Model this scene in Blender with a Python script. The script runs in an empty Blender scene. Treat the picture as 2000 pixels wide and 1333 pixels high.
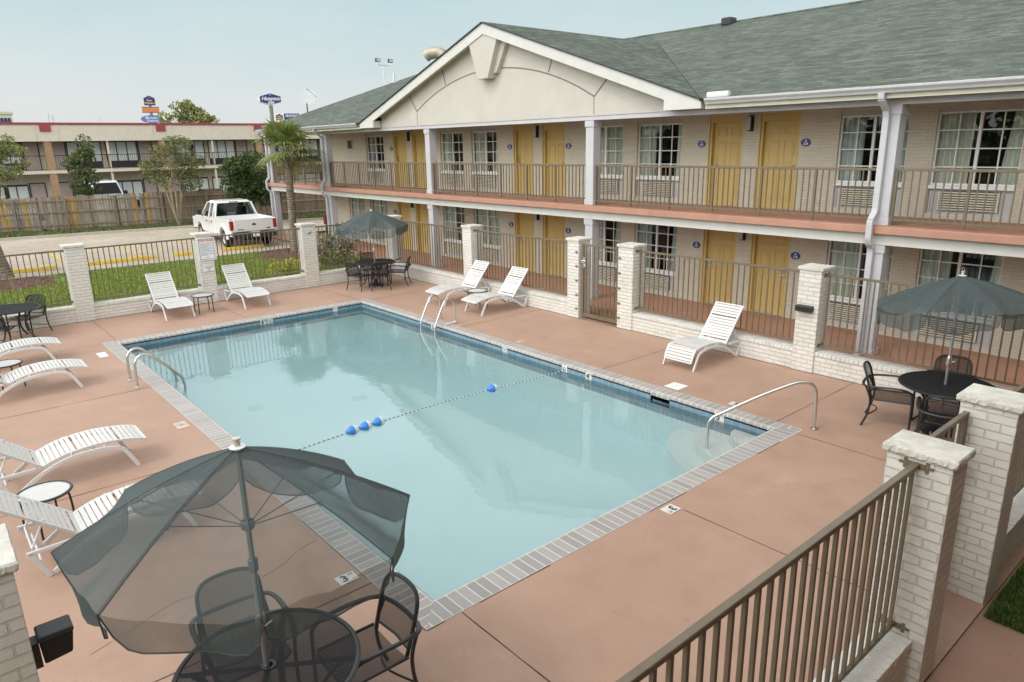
import bpy, math, random
from mathutils import Vector, Matrix
R = random.Random(7)
rad = math.radians
scene = bpy.context.scene
COL = scene.collection

# ------------------------------------------------------------------ mesh builder
def _basis(d, up=(0, 0, 1)):
    d = Vector(d).normalized()
    u = Vector(up)
    if abs(d.dot(u)) > 0.97:
        u = Vector((1, 0, 0))
    s = d.cross(u).normalized()
    t = s.cross(d).normalized()
    return d, s, t

class MB:
    def __init__(self):
        self.v = []; self.f = []; self.m = []; self.uv = []
    def add(self, vs, fs, m=0, uvs=None):
        o = len(self.v)
        self.v.extend([tuple(p) for p in vs])
        for i, f in enumerate(fs):
            self.f.append([o + k for k in f]); self.m.append(m)
            self.uv.append(uvs[i] if uvs else None)
    def poly(self, pts, m=0, uv=None):
        self.add(pts, [list(range(len(pts)))], m, [uv] if uv else None)
    def box(self, x0, x1, y0, y1, z0, z1, m=0):
        v = [(x0,y0,z0),(x1,y0,z0),(x1,y1,z0),(x0,y1,z0),(x0,y0,z1),(x1,y0,z1),(x1,y1,z1),(x0,y1,z1)]
        self.add(v, [[0,3,2,1],[4,5,6,7],[0,1,5,4],[1,2,6,5],[2,3,7,6],[3,0,4,7]], m)
    def hexa(self, b, t, m=0):
        self.add(list(b) + list(t), [[3,2,1,0],[4,5,6,7],[0,1,5,4],[1,2,6,5],[2,3,7,6],[3,0,4,7]], m)
    def bar(self, p, q, w, h=None, up=(0,0,1), m=0):
        h = w if h is None else h
        p = Vector(p); q = Vector(q)
        d, s, t = _basis(q - p, up)
        s = s * (w / 2); t = t * (h / 2)
        self.hexa([p-s-t, p+s-t, p+s+t, p-s+t], [q-s-t, q+s-t, q+s+t, q-s+t], m)
    def tube(self, pts, r, n=8, m=0, caps=True, flat=1.0):
        pts = [Vector(p) for p in pts]; k = len(pts)
        rs = r if isinstance(r, (list, tuple)) else [r] * k
        o = len(self.v); ref = None
        for i, p in enumerate(pts):
            d = (pts[min(i+1, k-1)] - pts[max(i-1, 0)]).normalized()
            if ref is None:
                _, s, t = _basis(d)
            else:
                s = (ref - d * ref.dot(d)).normalized(); t = s.cross(d).normalized()
            ref = s
            for j in range(n):
                a = 2 * math.pi * j / n
                self.v.append(tuple(p + s * (math.cos(a) * rs[i]) + t * (math.sin(a) * rs[i] * flat)))
        for i in range(k - 1):
            for j in range(n):
                a = o + i*n + j; b = o + i*n + (j+1) % n
                self.f.append([a, a+n, b+n, b]); self.m.append(m); self.uv.append(None)
        if caps:
            self.f.append([o + j for j in range(n)]); self.m.append(m); self.uv.append(None)
            self.f.append([o + (k-1)*n + j for j in reversed(range(n))]); self.m.append(m); self.uv.append(None)
    def lathe(self, prof, c=(0,0,0), n=24, m=0, ax=None):
        o = len(self.v); c = Vector(c)
        for (r, z) in prof:
            for j in range(n):
                a = 2*math.pi*j/n
                p = Vector((r*math.cos(a), r*math.sin(a), z))
                if ax: p = ax @ p
                self.v.append(tuple(c + p))
        for i in range(len(prof)-1):
            for j in range(n):
                a = o+i*n+j; b = o+i*n+(j+1) % n
                self.f.append([a, b, b+n, a+n]); self.m.append(m); self.uv.append(None)
    def prism(self, poly, fn, d0, d1, m=0):
        n = len(poly)
        a = [fn(u, w, d0) for u, w in poly]; b = [fn(u, w, d1) for u, w in poly]
        fs = [list(range(n))[::-1], [n + i for i in range(n)]]
        fs += [[i, (i+1) % n, n + (i+1) % n, n + i] for i in range(n)]
        self.add(a + b, fs, m)
    def build(self, name, mats, parent=None, smooth=False, bevel=0, seg=2, recalc=False):
        me = bpy.data.meshes.new(name)
        me.from_pydata(self.v, [], self.f)
        mats = mats if isinstance(mats, (list, tuple)) else [mats]
        for x in mats: me.materials.append(x)
        if recalc:
            import bmesh
            bm = bmesh.new(); bm.from_mesh(me); bmesh.ops.recalc_face_normals(bm, faces=bm.faces); bm.to_mesh(me); bm.free()
        me.polygons.foreach_set('material_index', self.m)
        lay = me.uv_layers.new(name='UVMap')
        co = self.v; buf = [0.0] * (2 * len(me.loops))
        for p, uv in zip(me.polygons, self.uv):
            n = p.normal
            ax, ay, az = abs(n.x), abs(n.y), abs(n.z)
            for k, li in enumerate(p.loop_indices):
                if uv is not None:
                    a, b = uv[k]
                else:
                    x, y, z = co[me.loops[li].vertex_index]
                    if az >= ax and az >= ay: a, b = x, y
                    elif ay >= ax: a, b = x, z
                    else: a, b = y, z
                buf[2*li] = a; buf[2*li+1] = b
        lay.data.foreach_set('uv', buf)
        if smooth:
            me.polygons.foreach_set('use_smooth', [True] * len(me.polygons))
        me.update()
        o = bpy.data.objects.new(name, me)
        COL.objects.link(o)
        if parent is not None:
            o.parent = parent
            r = parent
            off = Vector((0, 0, 0))
            if parent.get('_world'):
                o.location = -Vector(parent.location)
        if bevel:
            b = o.modifiers.new('bevel', 'BEVEL'); b.width = bevel; b.segments = seg; b.limit_method = 'ANGLE'; b.angle_limit = rad(40)
        if smooth:
            me.set_sharp_from_angle(angle=rad(38))
        return o

def thing(name, label, cat, loc=(0,0,0), rz=0.0, group=None, world=False):
    o = bpy.data.objects.new(name, None); COL.objects.link(o)
    o.location = loc; o.rotation_euler = (0, 0, rz); o.empty_display_size = .2
    o['label'] = label; o['category'] = cat
    if group: o['group'] = group
    if world: o['_world'] = 1
    return o
def tag(o, label, cat, group=None):
    o['label'] = label; o['category'] = cat
    if group: o['group'] = group
    return o
def struct(o, kind='structure'):
    o['kind'] = kind; return o
def dup(root, loc, rz, label, group=None):
    c = root.copy(); COL.objects.link(c); c.location = loc; c.rotation_euler = (0, 0, rz); c['label'] = label
    if group: c['group'] = group
    for ch in list(root.children):
        d = ch.copy(); COL.objects.link(d); d.parent = c
        for g in list(ch.children):
            e = g.copy(); COL.objects.link(e); e.parent = d
    return c
def spline(pts, n=6):
    out = []
    P = [Vector(p) for p in pts]
    for i in range(len(P)-1):
        p0 = P[max(i-1, 0)]; p1 = P[i]; p2 = P[i+1]; p3 = P[min(i+2, len(P)-1)]
        for k in range(n):
            t = k / n
            out.append(.5*((2*p1) + (p2-p0)*t + (2*p0-5*p1+4*p2-p3)*t*t + (3*p1-p0-3*p2+p3)*t*t*t))
    out.append(P[-1]); return out

# ------------------------------------------------------------------ materials
def newmat(name):
    m = bpy.data.materials.new(name); m.use_nodes = True
    nt = m.node_tree; b = nt.nodes['Principled BSDF']
    return m, nt, b
def nd(nt, t, **kw):
    n = nt.nodes.new(t)
    for k, v in kw.items(): setattr(n, k, v)
    return n
def link(nt, a, b): nt.links.new(a, b)
def ramp(nt, fac, stops):
    r = nd(nt, 'ShaderNodeValToRGB')
    while len(r.color_ramp.elements) < len(stops): r.color_ramp.elements.new(.5)
    for e, (p, c) in zip(r.color_ramp.elements, stops):
        e.position = p; e.color = (c[0], c[1], c[2], 1) if not isinstance(c, (int, float)) else (c, c, c, 1)
    link(nt, fac, r.inputs['Fac']); return r
def noise(nt, vec, scale, detail=4, rough=.55):
    n = nd(nt, 'ShaderNodeTexNoise'); n.inputs['Scale'].default_value = scale
    n.inputs['Detail'].default_value = detail; n.inputs['Roughness'].default_value = rough
    if vec is not None: link(nt, vec, n.inputs['Vector'])
    return n
def coord(nt, which='Object'):
    return nd(nt, 'ShaderNodeTexCoord').outputs[which]
def mix(nt, fac, a, b, mode='MIX'):
    n = nd(nt, 'ShaderNodeMix', data_type='RGBA', blend_type=mode)
    for i, s in ((0, fac), (6, a), (7, b)):
        if isinstance(s, (int, float)): n.inputs[i].default_value = s if i == 0 else (s, s, s, 1)
        elif isinstance(s, tuple): n.inputs[i].default_value = (s[0], s[1], s[2], 1)
        else: link(nt, s, n.inputs[i])
    return n.outputs[2]
def math_(nt, op, a, b=None, clamp=False):
    n = nd(nt, 'ShaderNodeMath', operation=op); n.use_clamp = clamp
    for i, s in ((0, a), (1, b)):
        if s is None: continue
        if isinstance(s, (int, float)): n.inputs[i].default_value = s
        else: link(nt, s, n.inputs[i])
    return n.outputs[0]
def bump(nt, b, h, strength, dist=.01, prev=None):
    n = nd(nt, 'ShaderNodeBump'); n.inputs['Strength'].default_value = strength; n.inputs['Distance'].default_value = dist
    link(nt, h, n.inputs['Height'])
    if prev is not None: link(nt, prev, n.inputs['Normal'])
    link(nt, n.outputs['Normal'], b.inputs['Normal']); return n.outputs['Normal']
def scl(c, k): return tuple(min(1, x * k) for x in c)

def basic(name, c, rough=.5, metal=0., var=.12, vs=3., bs=0., bsc=60., spec=.5, coat=0.):
    m, nt, b = newmat(name)
    b.inputs['Roughness'].default_value = rough; b.inputs['Metallic'].default_value = metal
    b.inputs['Specular IOR Level'].default_value = spec
    b.inputs['Coat Weight'].default_value = coat
    if var:
        n = noise(nt, coord(nt), vs, 5, .6)
        r = ramp(nt, n.outputs['Fac'], [(.3, scl(c, 1-var)), (.7, scl(c, 1+var))])
        link(nt, r.outputs['Color'], b.inputs['Base Color'])
    else:
        b.inputs['Base Color'].default_value = (*c, 1)
    if bs:
        n2 = noise(nt, coord(nt), bsc, 3)
        bump(nt, b, n2.outputs['Fac'], bs, .01)
    return m

def brickmat(name, c1, c2, mortar, bw=.2, rh=.0667, ms=.005, strength=.7, rough=.75, offset=.5, grime=(.55, .5, .4), gamt=.25, dist=.006, mvar=.0):
    m, nt, b = newmat(name)
    uv = coord(nt, 'UV')
    wob = noise(nt, uv, 14, 2)
    sub = nd(nt, 'ShaderNodeVectorMath', operation='SUBTRACT'); link(nt, wob.outputs['Color'], sub.inputs[0]); sub.inputs[1].default_value = (.5, .5, .5)
    sc = nd(nt, 'ShaderNodeVectorMath', operation='SCALE'); link(nt, sub.outputs[0], sc.inputs[0]); sc.inputs['Scale'].default_value = .006
    ad = nd(nt, 'ShaderNodeVectorMath', operation='ADD'); link(nt, uv, ad.inputs[0]); link(nt, sc.outputs[0], ad.inputs[1])
    t = nd(nt, 'ShaderNodeTexBrick'); t.offset = offset
    link(nt, ad.outputs[0], t.inputs['Vector'])
    t.inputs['Color1'].default_value = (*c1, 1); t.inputs['Color2'].default_value = (*c2, 1); t.inputs['Mortar'].default_value = (*mortar, 1)
    t.inputs['Scale'].default_value = 1; t.inputs['Mortar Size'].default_value = ms; t.inputs['Mortar Smooth'].default_value = .35
    t.inputs['Brick Width'].default_value = bw; t.inputs['Row Height'].default_value = rh; t.inputs['Bias'].default_value = 0
    g = noise(nt, coord(nt), 1.7, 6, .65)
    gr = ramp(nt, g.outputs['Fac'], [(.5, 0.), (.8, 1.)])
    gm = math_(nt, 'MULTIPLY', gr.outputs['Color'], gamt)
    col = mix(nt, gm, t.outputs['Color'], mix(nt, 1., t.outputs['Color'], grime, 'MULTIPLY'))
    link(nt, col, b.inputs['Base Color'])
    b.inputs['Roughness'].default_value = rough
    inv = math_(nt, 'SUBTRACT', 1., t.outputs['Fac'])
    n2 = noise(nt, uv, 55, 3)
    h = math_(nt, 'ADD', inv, math_(nt, 'MULTIPLY', n2.outputs['Fac'], .35))
    bump(nt, b, h, strength, dist)
    return m

M = {}
M['white_brick'] = brickmat('painted white brick', (.74,.71,.65), (.68,.65,.59), (.61,.58,.51), bw=.22, rh=.079, ms=.007, strength=1., dist=.012, gamt=.5, grime=(.62,.57,.47))
M['tan_brick'] = brickmat('painted tan brick', (.635,.575,.465), (.575,.52,.42), (.50,.45,.365), ms=.006, strength=.4, gamt=.15)
M['orange_brick'] = brickmat('orange brick', (.50,.30,.15), (.40,.22,.10), (.3,.24,.17), ms=.012, rough=.85)
M['coping'] = brickmat('grey coping brick', (.40,.375,.355), (.31,.295,.28), (.66,.61,.56), bw=.115, rh=.245, ms=.0075, strength=.35, offset=0, rough=.6, gamt=.3)
M['water_tile'] = brickmat('blue waterline tile', (.13,.25,.36), (.2,.3,.36), (.42,.47,.48), bw=.15, rh=.15, ms=.0045, strength=.3, offset=0, rough=.15, gamt=.9, grime=(.75,.72,.66))
M['white_paint'] = basic('white painted trim', (.61,.595,.55), .45, var=.05, vs=4)
M['window_white'] = basic('white window frame', (.84,.84,.82), .4, var=.03)
M['cream_paint'] = basic('cream painted fascia', (.68,.65,.52), .5, var=.08, vs=2.5)
M['grey_trim'] = basic('light grey painted trim', (.48,.475,.475), .45, var=.06, vs=3)
M['column_paint'] = basic('column paint', (.52,.51,.525), .45, var=.06, vs=2)
M['stucco'] = basic('cream stucco', (.54,.505,.445), .85, var=.05, vs=2, bs=.35, bsc=160)
M['groove'] = basic('stucco groove', (.2,.185,.15), .9, var=0)
M['door_paint'] = basic('mustard door paint', (.60,.43,.155), .4, var=.05, vs=2)
M['brown_metal'] = basic('bronze brown railing paint', (.165,.128,.085), .42, var=.15, vs=6)
M['slab_pink'] = basic('pink painted slab edge', (.45,.235,.165), .55, var=.1, vs=3)
M['floor_pink'] = basic('pink painted walkway', (.37,.19,.125), .6, var=.12, vs=2)
M['plastic_white'] = basic('white lounger straps', (.62,.615,.59), .38, var=.03, vs=5)
M['frame_white'] = basic('white powder coat', (.70,.70,.70), .32, var=.03, vs=5)
M['black_frame'] = basic('charcoal powder coat', (.022,.023,.026), .38, var=.2, vs=8)
M['steel'] = basic('stainless steel', (.66,.64,.60), .28, 1., var=.05)
M['chrome'] = basic('bright chrome', (.8,.8,.8), .12, 1., var=0)
M['brass'] = basic('aged brass', (.5,.4,.18), .35, 1., var=.1)
M['dark_grey'] = basic('dark grey housing', (.03,.03,.033), .5, var=.15)
M['black'] = basic('matte black', (.012,.012,.013), .6, var=0)
M['sign_white'] = basic('sign white', (.78,.78,.76), .4, var=.03)
M['sign_red'] = basic('sign red', (.5,.05,.04), .5, var=0)
M['sign_black'] = basic('sign lettering', (.03,.03,.035), .5, var=0)
M['sign_grey'] = basic('sign grey print', (.32,.33,.36), .5, var=0)
M['navy'] = basic('navy sign face', (.03,.035,.17), .35, var=.05)
M['oval_blue'] = basic('blue room number plate', (.03,.045,.21), .35, var=0)
M['orange_sign'] = basic('orange sign face', (.55,.22,.08), .45, var=.1)
M['sign_yellow'] = basic('yellow lettering', (.75,.5,.12), .45, var=0)
M['sky_blue_sign'] = basic('blue oval sign face', (.13,.18,.5), .4, var=.05)
M['asphalt_white'] = basic('white car paint', (.78,.78,.77), .25, var=.02, coat=.6)
M['car_dark'] = basic('dark car paint', (.02,.022,.03), .2, var=0, coat=.6)
M['tyre'] = basic('tyre rubber', (.02,.02,.02), .8, var=.1)
M['rim'] = basic('wheel rim', (.45,.45,.46), .35, .8, var=0)
M['tail_red'] = basic('tail lamp', (.35,.02,.02), .2, var=0, coat=.5)
M['yellow_paint'] = basic('yellow painted concrete', (.62,.4,.045), .7, var=.2, vs=5)
M['kerb'] = basic('concrete kerb', (.46,.41,.34), .85, var=.12, vs=3, bs=.2)
M['mulch'] = basic('bark mulch', (.14,.075,.05), .95, var=.5, vs=22, bs=.8, bsc=40)
M['motel_fascia'] = basic('beige motel fascia', (.68,.60,.48), .7, var=.05)
M['motel_red'] = basic('red motel trim', (.33,.055,.065), .6, var=.08)
M['motel_door'] = basic('dusty pink door', (.56,.44,.41), .55, var=.06)
M['motel_dark'] = basic('dark brown panel', (.035,.028,.028), .5, var=.1)
M['motel_curtain'] = None
M['curb_tan'] = basic('tan plaster', (.66,.58,.44), .8, var=.05)
M['teal_pole'] = basic('sign pole paint', (.2,.185,.15), .5, var=.05)
M['canvas'] = None

def glassmat(name, tint=(.75,.82,.8), r=.02, fres=1.5):
    m, nt, b = newmat(name)
    nt.nodes.remove(b)
    out = nt.nodes['Material Output']
    tr = nd(nt, 'ShaderNodeBsdfTransparent'); tr.inputs['Color'].default_value = (*tint, 1)
    gl = nd(nt, 'ShaderNodeBsdfGlossy'); gl.inputs['Roughness'].default_value = r
    fr = nd(nt, 'ShaderNodeFresnel'); fr.inputs['IOR'].default_value = fres
    mx = nd(nt, 'ShaderNodeMixShader'); link(nt, fr.outputs[0], mx.inputs[0]); link(nt, tr.outputs[0], mx.inputs[1]); link(nt, gl.outputs[0], mx.inputs[2])
    link(nt, mx.outputs[0], out.inputs['Surface'])
    return m
M['glass'] = glassmat('window glass', (.86,.9,.88), .015, 1.6)
M['car_glass'] = glassmat('vehicle glass', (.34,.40,.38), .02, 1.5)

def meshcloth(name, c, opacity, weave=0):
    m, nt, b = newmat(name)
    out = nt.nodes['Material Output']
    b.inputs['Base Color'].default_value = (*c, 1); b.inputs['Roughness'].default_value = .7
    tl = nd(nt, 'ShaderNodeBsdfTranslucent'); tl.inputs['Color'].default_value = (*scl(c, 1.3), 1)
    m1 = nd(nt, 'ShaderNodeMixShader'); m1.inputs[0].default_value = .35
    link(nt, b.outputs[0], m1.inputs[1]); link(nt, tl.outputs[0], m1.inputs[2])
    tr = nd(nt, 'ShaderNodeBsdfTransparent')
    m2 = nd(nt, 'ShaderNodeMixShader')
    if weave:
        uv = coord(nt, 'UV'); sx = nd(nt, 'ShaderNodeSeparateXYZ'); link(nt, uv, sx.inputs[0])
        a = math_(nt, 'SINE', math_(nt, 'MULTIPLY', sx.outputs[0], weave)); bb = math_(nt, 'SINE', math_(nt, 'MULTIPLY', sx.outputs[1], weave))
        p = math_(nt, 'MULTIPLY', a, bb)
        fac = math_(nt, 'LESS_THAN', p, 2*opacity - 1.0)
        link(nt, fac, m2.inputs[0])
    else:
        n = noise(nt, coord(nt), 6, 4)
        ge = nd(nt, 'ShaderNodeNewGeometry'); dt = nd(nt, 'ShaderNodeVectorMath', operation='DOT_PRODUCT'); link(nt, ge.outputs['Incoming'], dt.inputs[0]); link(nt, ge.outputs['Normal'], dt.inputs[1])
        cs = math_(nt, 'MAXIMUM', math_(nt, 'ABSOLUTE', dt.outputs['Value']), .12)
        th = math_(nt, 'ADD', math_(nt, 'MULTIPLY', n.outputs['Fac'], .14), 1 - opacity - .07)
        fac = math_(nt, 'SUBTRACT', 1., math_(nt, 'POWER', th, math_(nt, 'DIVIDE', 1., cs)))
        link(nt, fac, m2.inputs[0])
    link(nt, tr.outputs[0], m2.inputs[1]); link(nt, m1.outputs[0], m2.inputs[2])
    link(nt, m2.outputs[0], out.inputs['Surface'])
    return m
M['canopy'] = meshcloth('sheer green umbrella mesh', (.09,.12,.12), .53)
M['canopy_hem'] = meshcloth('umbrella hem', (.11,.135,.135), .8)
M['table_mesh'] = meshcloth('fine steel table mesh', (.02,.021,.024), .82, 900)
M['chair_mesh'] = meshcloth('black chair mesh', (.016,.016,.018), .62, 700)

def curtainmat(name, c):
    m, nt, b = newmat(name)
    b.inputs['Base Color'].default_value = (*c, 1); b.inputs['Roughness'].default_value = .9
    return m
M['curtain'] = curtainmat('pale green curtain', (.88,.87,.74))
M['sheer'] = curtainmat('white sheer curtain', (.75,.77,.74))
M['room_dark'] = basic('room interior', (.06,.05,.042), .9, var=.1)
M['motel_curtain'] = curtainmat('pale grey curtain', (.82,.86,.82))

# deck: worn salmon paint on concrete
def deckmat(name, base, k=1.0):
    m, nt, b = newmat(name)
    o = coord(nt)
    big = noise(nt, o, .45, 6, .62); mid = noise(nt, o, 2.2, 7, .68); fine = noise(nt, o, 90, 3, .6); blot = noise(nt, o, 7, 6, .7)
    c = base
    r1 = ramp(nt, big.outputs['Fac'], [(.28, scl(c, .90)), (.52, c), (.75, tuple(min(1, x*f) for x, f in zip(c, (1.07, 1.11, 1.15))))])
    r2 = ramp(nt, mid.outputs['Fac'], [(.3, (.9,.88,.87)), (.5, (1,1,1)), (.72, (1.05,1.06,1.07))])
    col = mix(nt, 1., r1.outputs['Color'], r2.outputs['Color'], 'MULTIPLY')
    r3 = ramp(nt, blot.outputs['Fac'], [(.30, (.84,.81,.78)), (.38, (1,1,1)), (.66, (1,1,1)), (.8, (1.06,1.08,1.09))])
    col = mix(nt, .8, col, r3.outputs['Color'], 'MULTIPLY')
    r4 = ramp(nt, fine.outputs['Fac'], [(.3, (.80,.78,.77)), (.7, (1.14,1.14,1.14))])
    col = mix(nt, .7, col, r4.outputs['Color'], 'MULTIPLY')
    # pale scuffed patches where the paint has worn
    w = noise(nt, o, 1.1, 8, .72); wr = ramp(nt, w.outputs['Fac'], [(.60, 0.), (.76, 1.)])
    col = mix(nt, math_(nt, 'MULTIPLY', wr.outputs['Color'], .35), col, (.55,.43,.36))
    # small dark spots
    v = nd(nt, 'ShaderNodeTexVoronoi'); v.inputs['Scale'].default_value = 3.5; link(nt, o, v.inputs['Vector'])
    sp = math_(nt, 'LESS_THAN', v.outputs['Distance'], .022)
    col = mix(nt, math_(nt, 'MULTIPLY', sp, .5), col, (.12,.07,.05))
    link(nt, col, b.inputs['Base Color'])
    rr = ramp(nt, mid.outputs['Fac'], [(.3, .55), (.7, .78)]); link(nt, rr.outputs['Color'], b.inputs['Roughness'])
    h = math_(nt, 'ADD', math_(nt, 'MULTIPLY', fine.outputs['Fac'], .5), mid.outputs['Fac'])
    bump(nt, b, h, .25, .008)
    return m
M['deck'] = deckmat('worn salmon deck paint', (.42,.27,.195))
M['path'] = deckmat('worn salmon path paint', (.33,.2,.14))

def concretemat(name, c, s=1.0):
    m, nt, b = newmat(name); o = coord(nt)
    n1 = noise(nt, o, .35*s, 6, .65); n2 = noise(nt, o, 3*s, 6, .7)
    r1 = ramp(nt, n1.outputs['Fac'], [(.3, scl(c, .75)), (.6, c), (.75, scl(c, 1.12))])
    r2 = ramp(nt, n2.outputs['Fac'], [(.32, (.8,.79,.77)), (.6, (1.05,1.05,1.05))])
    link(nt, mix(nt, 1., r1.outputs['Color'], r2.outputs['Color'], 'MULTIPLY'), b.inputs['Base Color'])
    b.inputs['Roughness'].default_value = .85
    bump(nt, b, n2.outputs['Fac'], .2, .01)
    return m
M['lot'] = concretemat('tan concrete lot', (.47,.40,.31))
M['cap_concrete'] = concretemat('painted concrete cap', (.70,.67,.60), 3)
M['cap_rough'] = basic('rough cap edge', (.66,.63,.56), .85, var=.15, vs=20, bs=1., bsc=45)

def grassmat(name, c1, c2, c3):
    m, nt, b = newmat(name); o = coord(nt)
    n1 = noise(nt, o, .9, 6, .65); n2 = noise(nt, o, 30, 4, .7)
    r1 = ramp(nt, n1.outputs['Fac'], [(.3, c1), (.55, c2), (.75, c3)])
    r2 = ramp(nt, n2.outputs['Fac'], [(.3, (.55,.55,.5)), (.65, (1.15,1.15,1.1))])
    link(nt, mix(nt, 1., r1.outputs['Color'], r2.outputs['Color'], 'MULTIPLY'), b.inputs['Base Color'])
    b.inputs['Roughness'].default_value = .9
    bump(nt, b, n2.outputs['Fac'], .6, .03)
    return m
M['lawn'] = grassmat('lawn soil and thatch', (.11,.17,.025), (.16,.25,.032), (.22,.3,.05))
M['rough_ground'] = grassmat('rough ground', (.07,.075,.03), (.11,.12,.04), (.2,.17,.09))

def leafmat(name, cols, rough=.55, trans=.25):
    m, nt, b = newmat(name)
    out = nt.nodes['Material Output']
    g = nd(nt, 'ShaderNodeNewGeometry')
    n = len(cols)
    r = ramp(nt, g.outputs['Random Per Island'], [(i / max(1, n-1), c) for i, c in enumerate(cols)])
    link(nt, r.outputs['Color'], b.inputs['Base Color']); b.inputs['Roughness'].default_value = rough
    tl = nd(nt, 'ShaderNodeBsdfTranslucent'); link(nt, r.outputs['Color'], tl.inputs['Color'])
    mx = nd(nt, 'ShaderNodeMixShader'); mx.inputs[0].default_value = trans
    link(nt, b.outputs[0], mx.inputs[1]); link(nt, tl.outputs[0], mx.inputs[2]); link(nt, mx.outputs[0], out.inputs['Surface'])
    return m
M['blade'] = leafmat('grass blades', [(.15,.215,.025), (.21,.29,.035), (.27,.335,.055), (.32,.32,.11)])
M['blade_dark'] = leafmat('dark green grass blades', [(.045,.085,.016), (.075,.125,.02), (.1,.15,.03), (.16,.17,.06)])  # darker green blades for the grass strips
M['weed'] = leafmat('rough verge grass', [(.08,.11,.03), (.13,.16,.045), (.2,.19,.08)])
M['leaf_myrtle'] = leafmat('crape myrtle leaves', [(.1,.12,.04), (.16,.18,.06), (.24,.24,.09), (.28,.23,.11)])
M['leaf_dark'] = leafmat('dark glossy leaves', [(.03,.06,.014), (.05,.09,.018), (.09,.135,.03)], .4)
M['leaf_olive'] = leafmat('olive leaves', [(.07,.1,.03), (.11,.145,.045), (.19,.2,.07)])
M['leaf_bright'] = leafmat('yellow green leaves', [(.18,.21,.06), (.28,.3,.09), (.40,.38,.15)])
M['leaf_yellow'] = leafmat('yellow leaves', [(.35,.33,.03), (.5,.46,.05), (.2,.26,.04)])
M['leaf_grey'] = leafmat('oleander leaves', [(.08,.1,.05), (.14,.16,.08), (.22,.23,.13), (.3,.3,.2)])
M['frond'] = leafmat('palm frond blades', [(.12,.17,.035), (.18,.24,.055), (.26,.3,.085), (.34,.34,.15)], .45)
M['frond_dry'] = leafmat('dry palm boots', [(.22,.17,.11), (.32,.26,.18), (.4,.35,.26)], .8, .05)
M['bark'] = basic('grey brown bark', (.2,.16,.115), .9, var=.35, vs=6, bs=.8, bsc=18)
M['bark_pale'] = basic('pale smooth bark', (.36,.29,.2), .8, var=.25, vs=5, bs=.4, bsc=14)
M['palm_bark'] = None

def palmbark(name):
    m, nt, b = newmat(name); uv = coord(nt)
    sx = nd(nt, 'ShaderNodeSeparateXYZ'); link(nt, uv, sx.inputs[0])
    n = noise(nt, uv, 7, 5, .65)
    w = math_(nt, 'SINE', math_(nt, 'ADD', math_(nt, 'MULTIPLY', sx.outputs[2], 62.), math_(nt, 'MULTIPLY', n.outputs['Fac'], 9.)))
    f = math_(nt, 'ADD', math_(nt, 'MULTIPLY', w, .16), n.outputs['Fac'])
    r = ramp(nt, f, [(.3, (.13,.1,.075)), (.55, (.24,.195,.15)), (.8, (.36,.31,.25))])
    link(nt, r.outputs['Color'], b.inputs['Base Color']); b.inputs['Roughness'].default_value = .9
    bump(nt, b, f, .8, .02)
    return m
M['palm_bark'] = palmbark('palm trunk')

def woodmat(name, cols):
    m, nt, b = newmat(name)
    g = nd(nt, 'ShaderNodeNewGeometry'); o = coord(nt)
    mp = nd(nt, 'ShaderNodeMapping'); mp.inputs['Scale'].default_value = (9, 9, .7); link(nt, o, mp.inputs['Vector'])
    n = noise(nt, mp.outputs[0], 2.5, 6, .65)
    r = ramp(nt, g.outputs['Random Per Island'], [(i/(len(cols)-1), c) for i, c in enumerate(cols)])
    r2 = ramp(nt, n.outputs['Fac'], [(.25, (.45,.42,.4)), (.6, (1.1,1.1,1.1))])
    link(nt, mix(nt, 1., r.outputs['Color'], r2.outputs['Color'], 'MULTIPLY'), b.inputs['Base Color'])
    b.inputs['Roughness'].default_value = .85
    bump(nt, b, n.outputs['Fac'], .4, .01)
    return m
M['plank'] = woodmat('weathered fence planks', [(.2,.14,.085), (.28,.235,.18), (.24,.18,.12), (.36,.32,.27), (.17,.115,.07), (.3,.26,.21), (.25,.19,.13)])
M['plank_brown'] = woodmat('brown fence planks', [(.2,.135,.08), (.25,.18,.11), (.17,.11,.065), (.28,.2,.13)])
M['plank_new'] = woodmat('new yellow fence planks', [(.38,.25,.09), (.44,.3,.12), (.33,.2,.07)])

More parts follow.
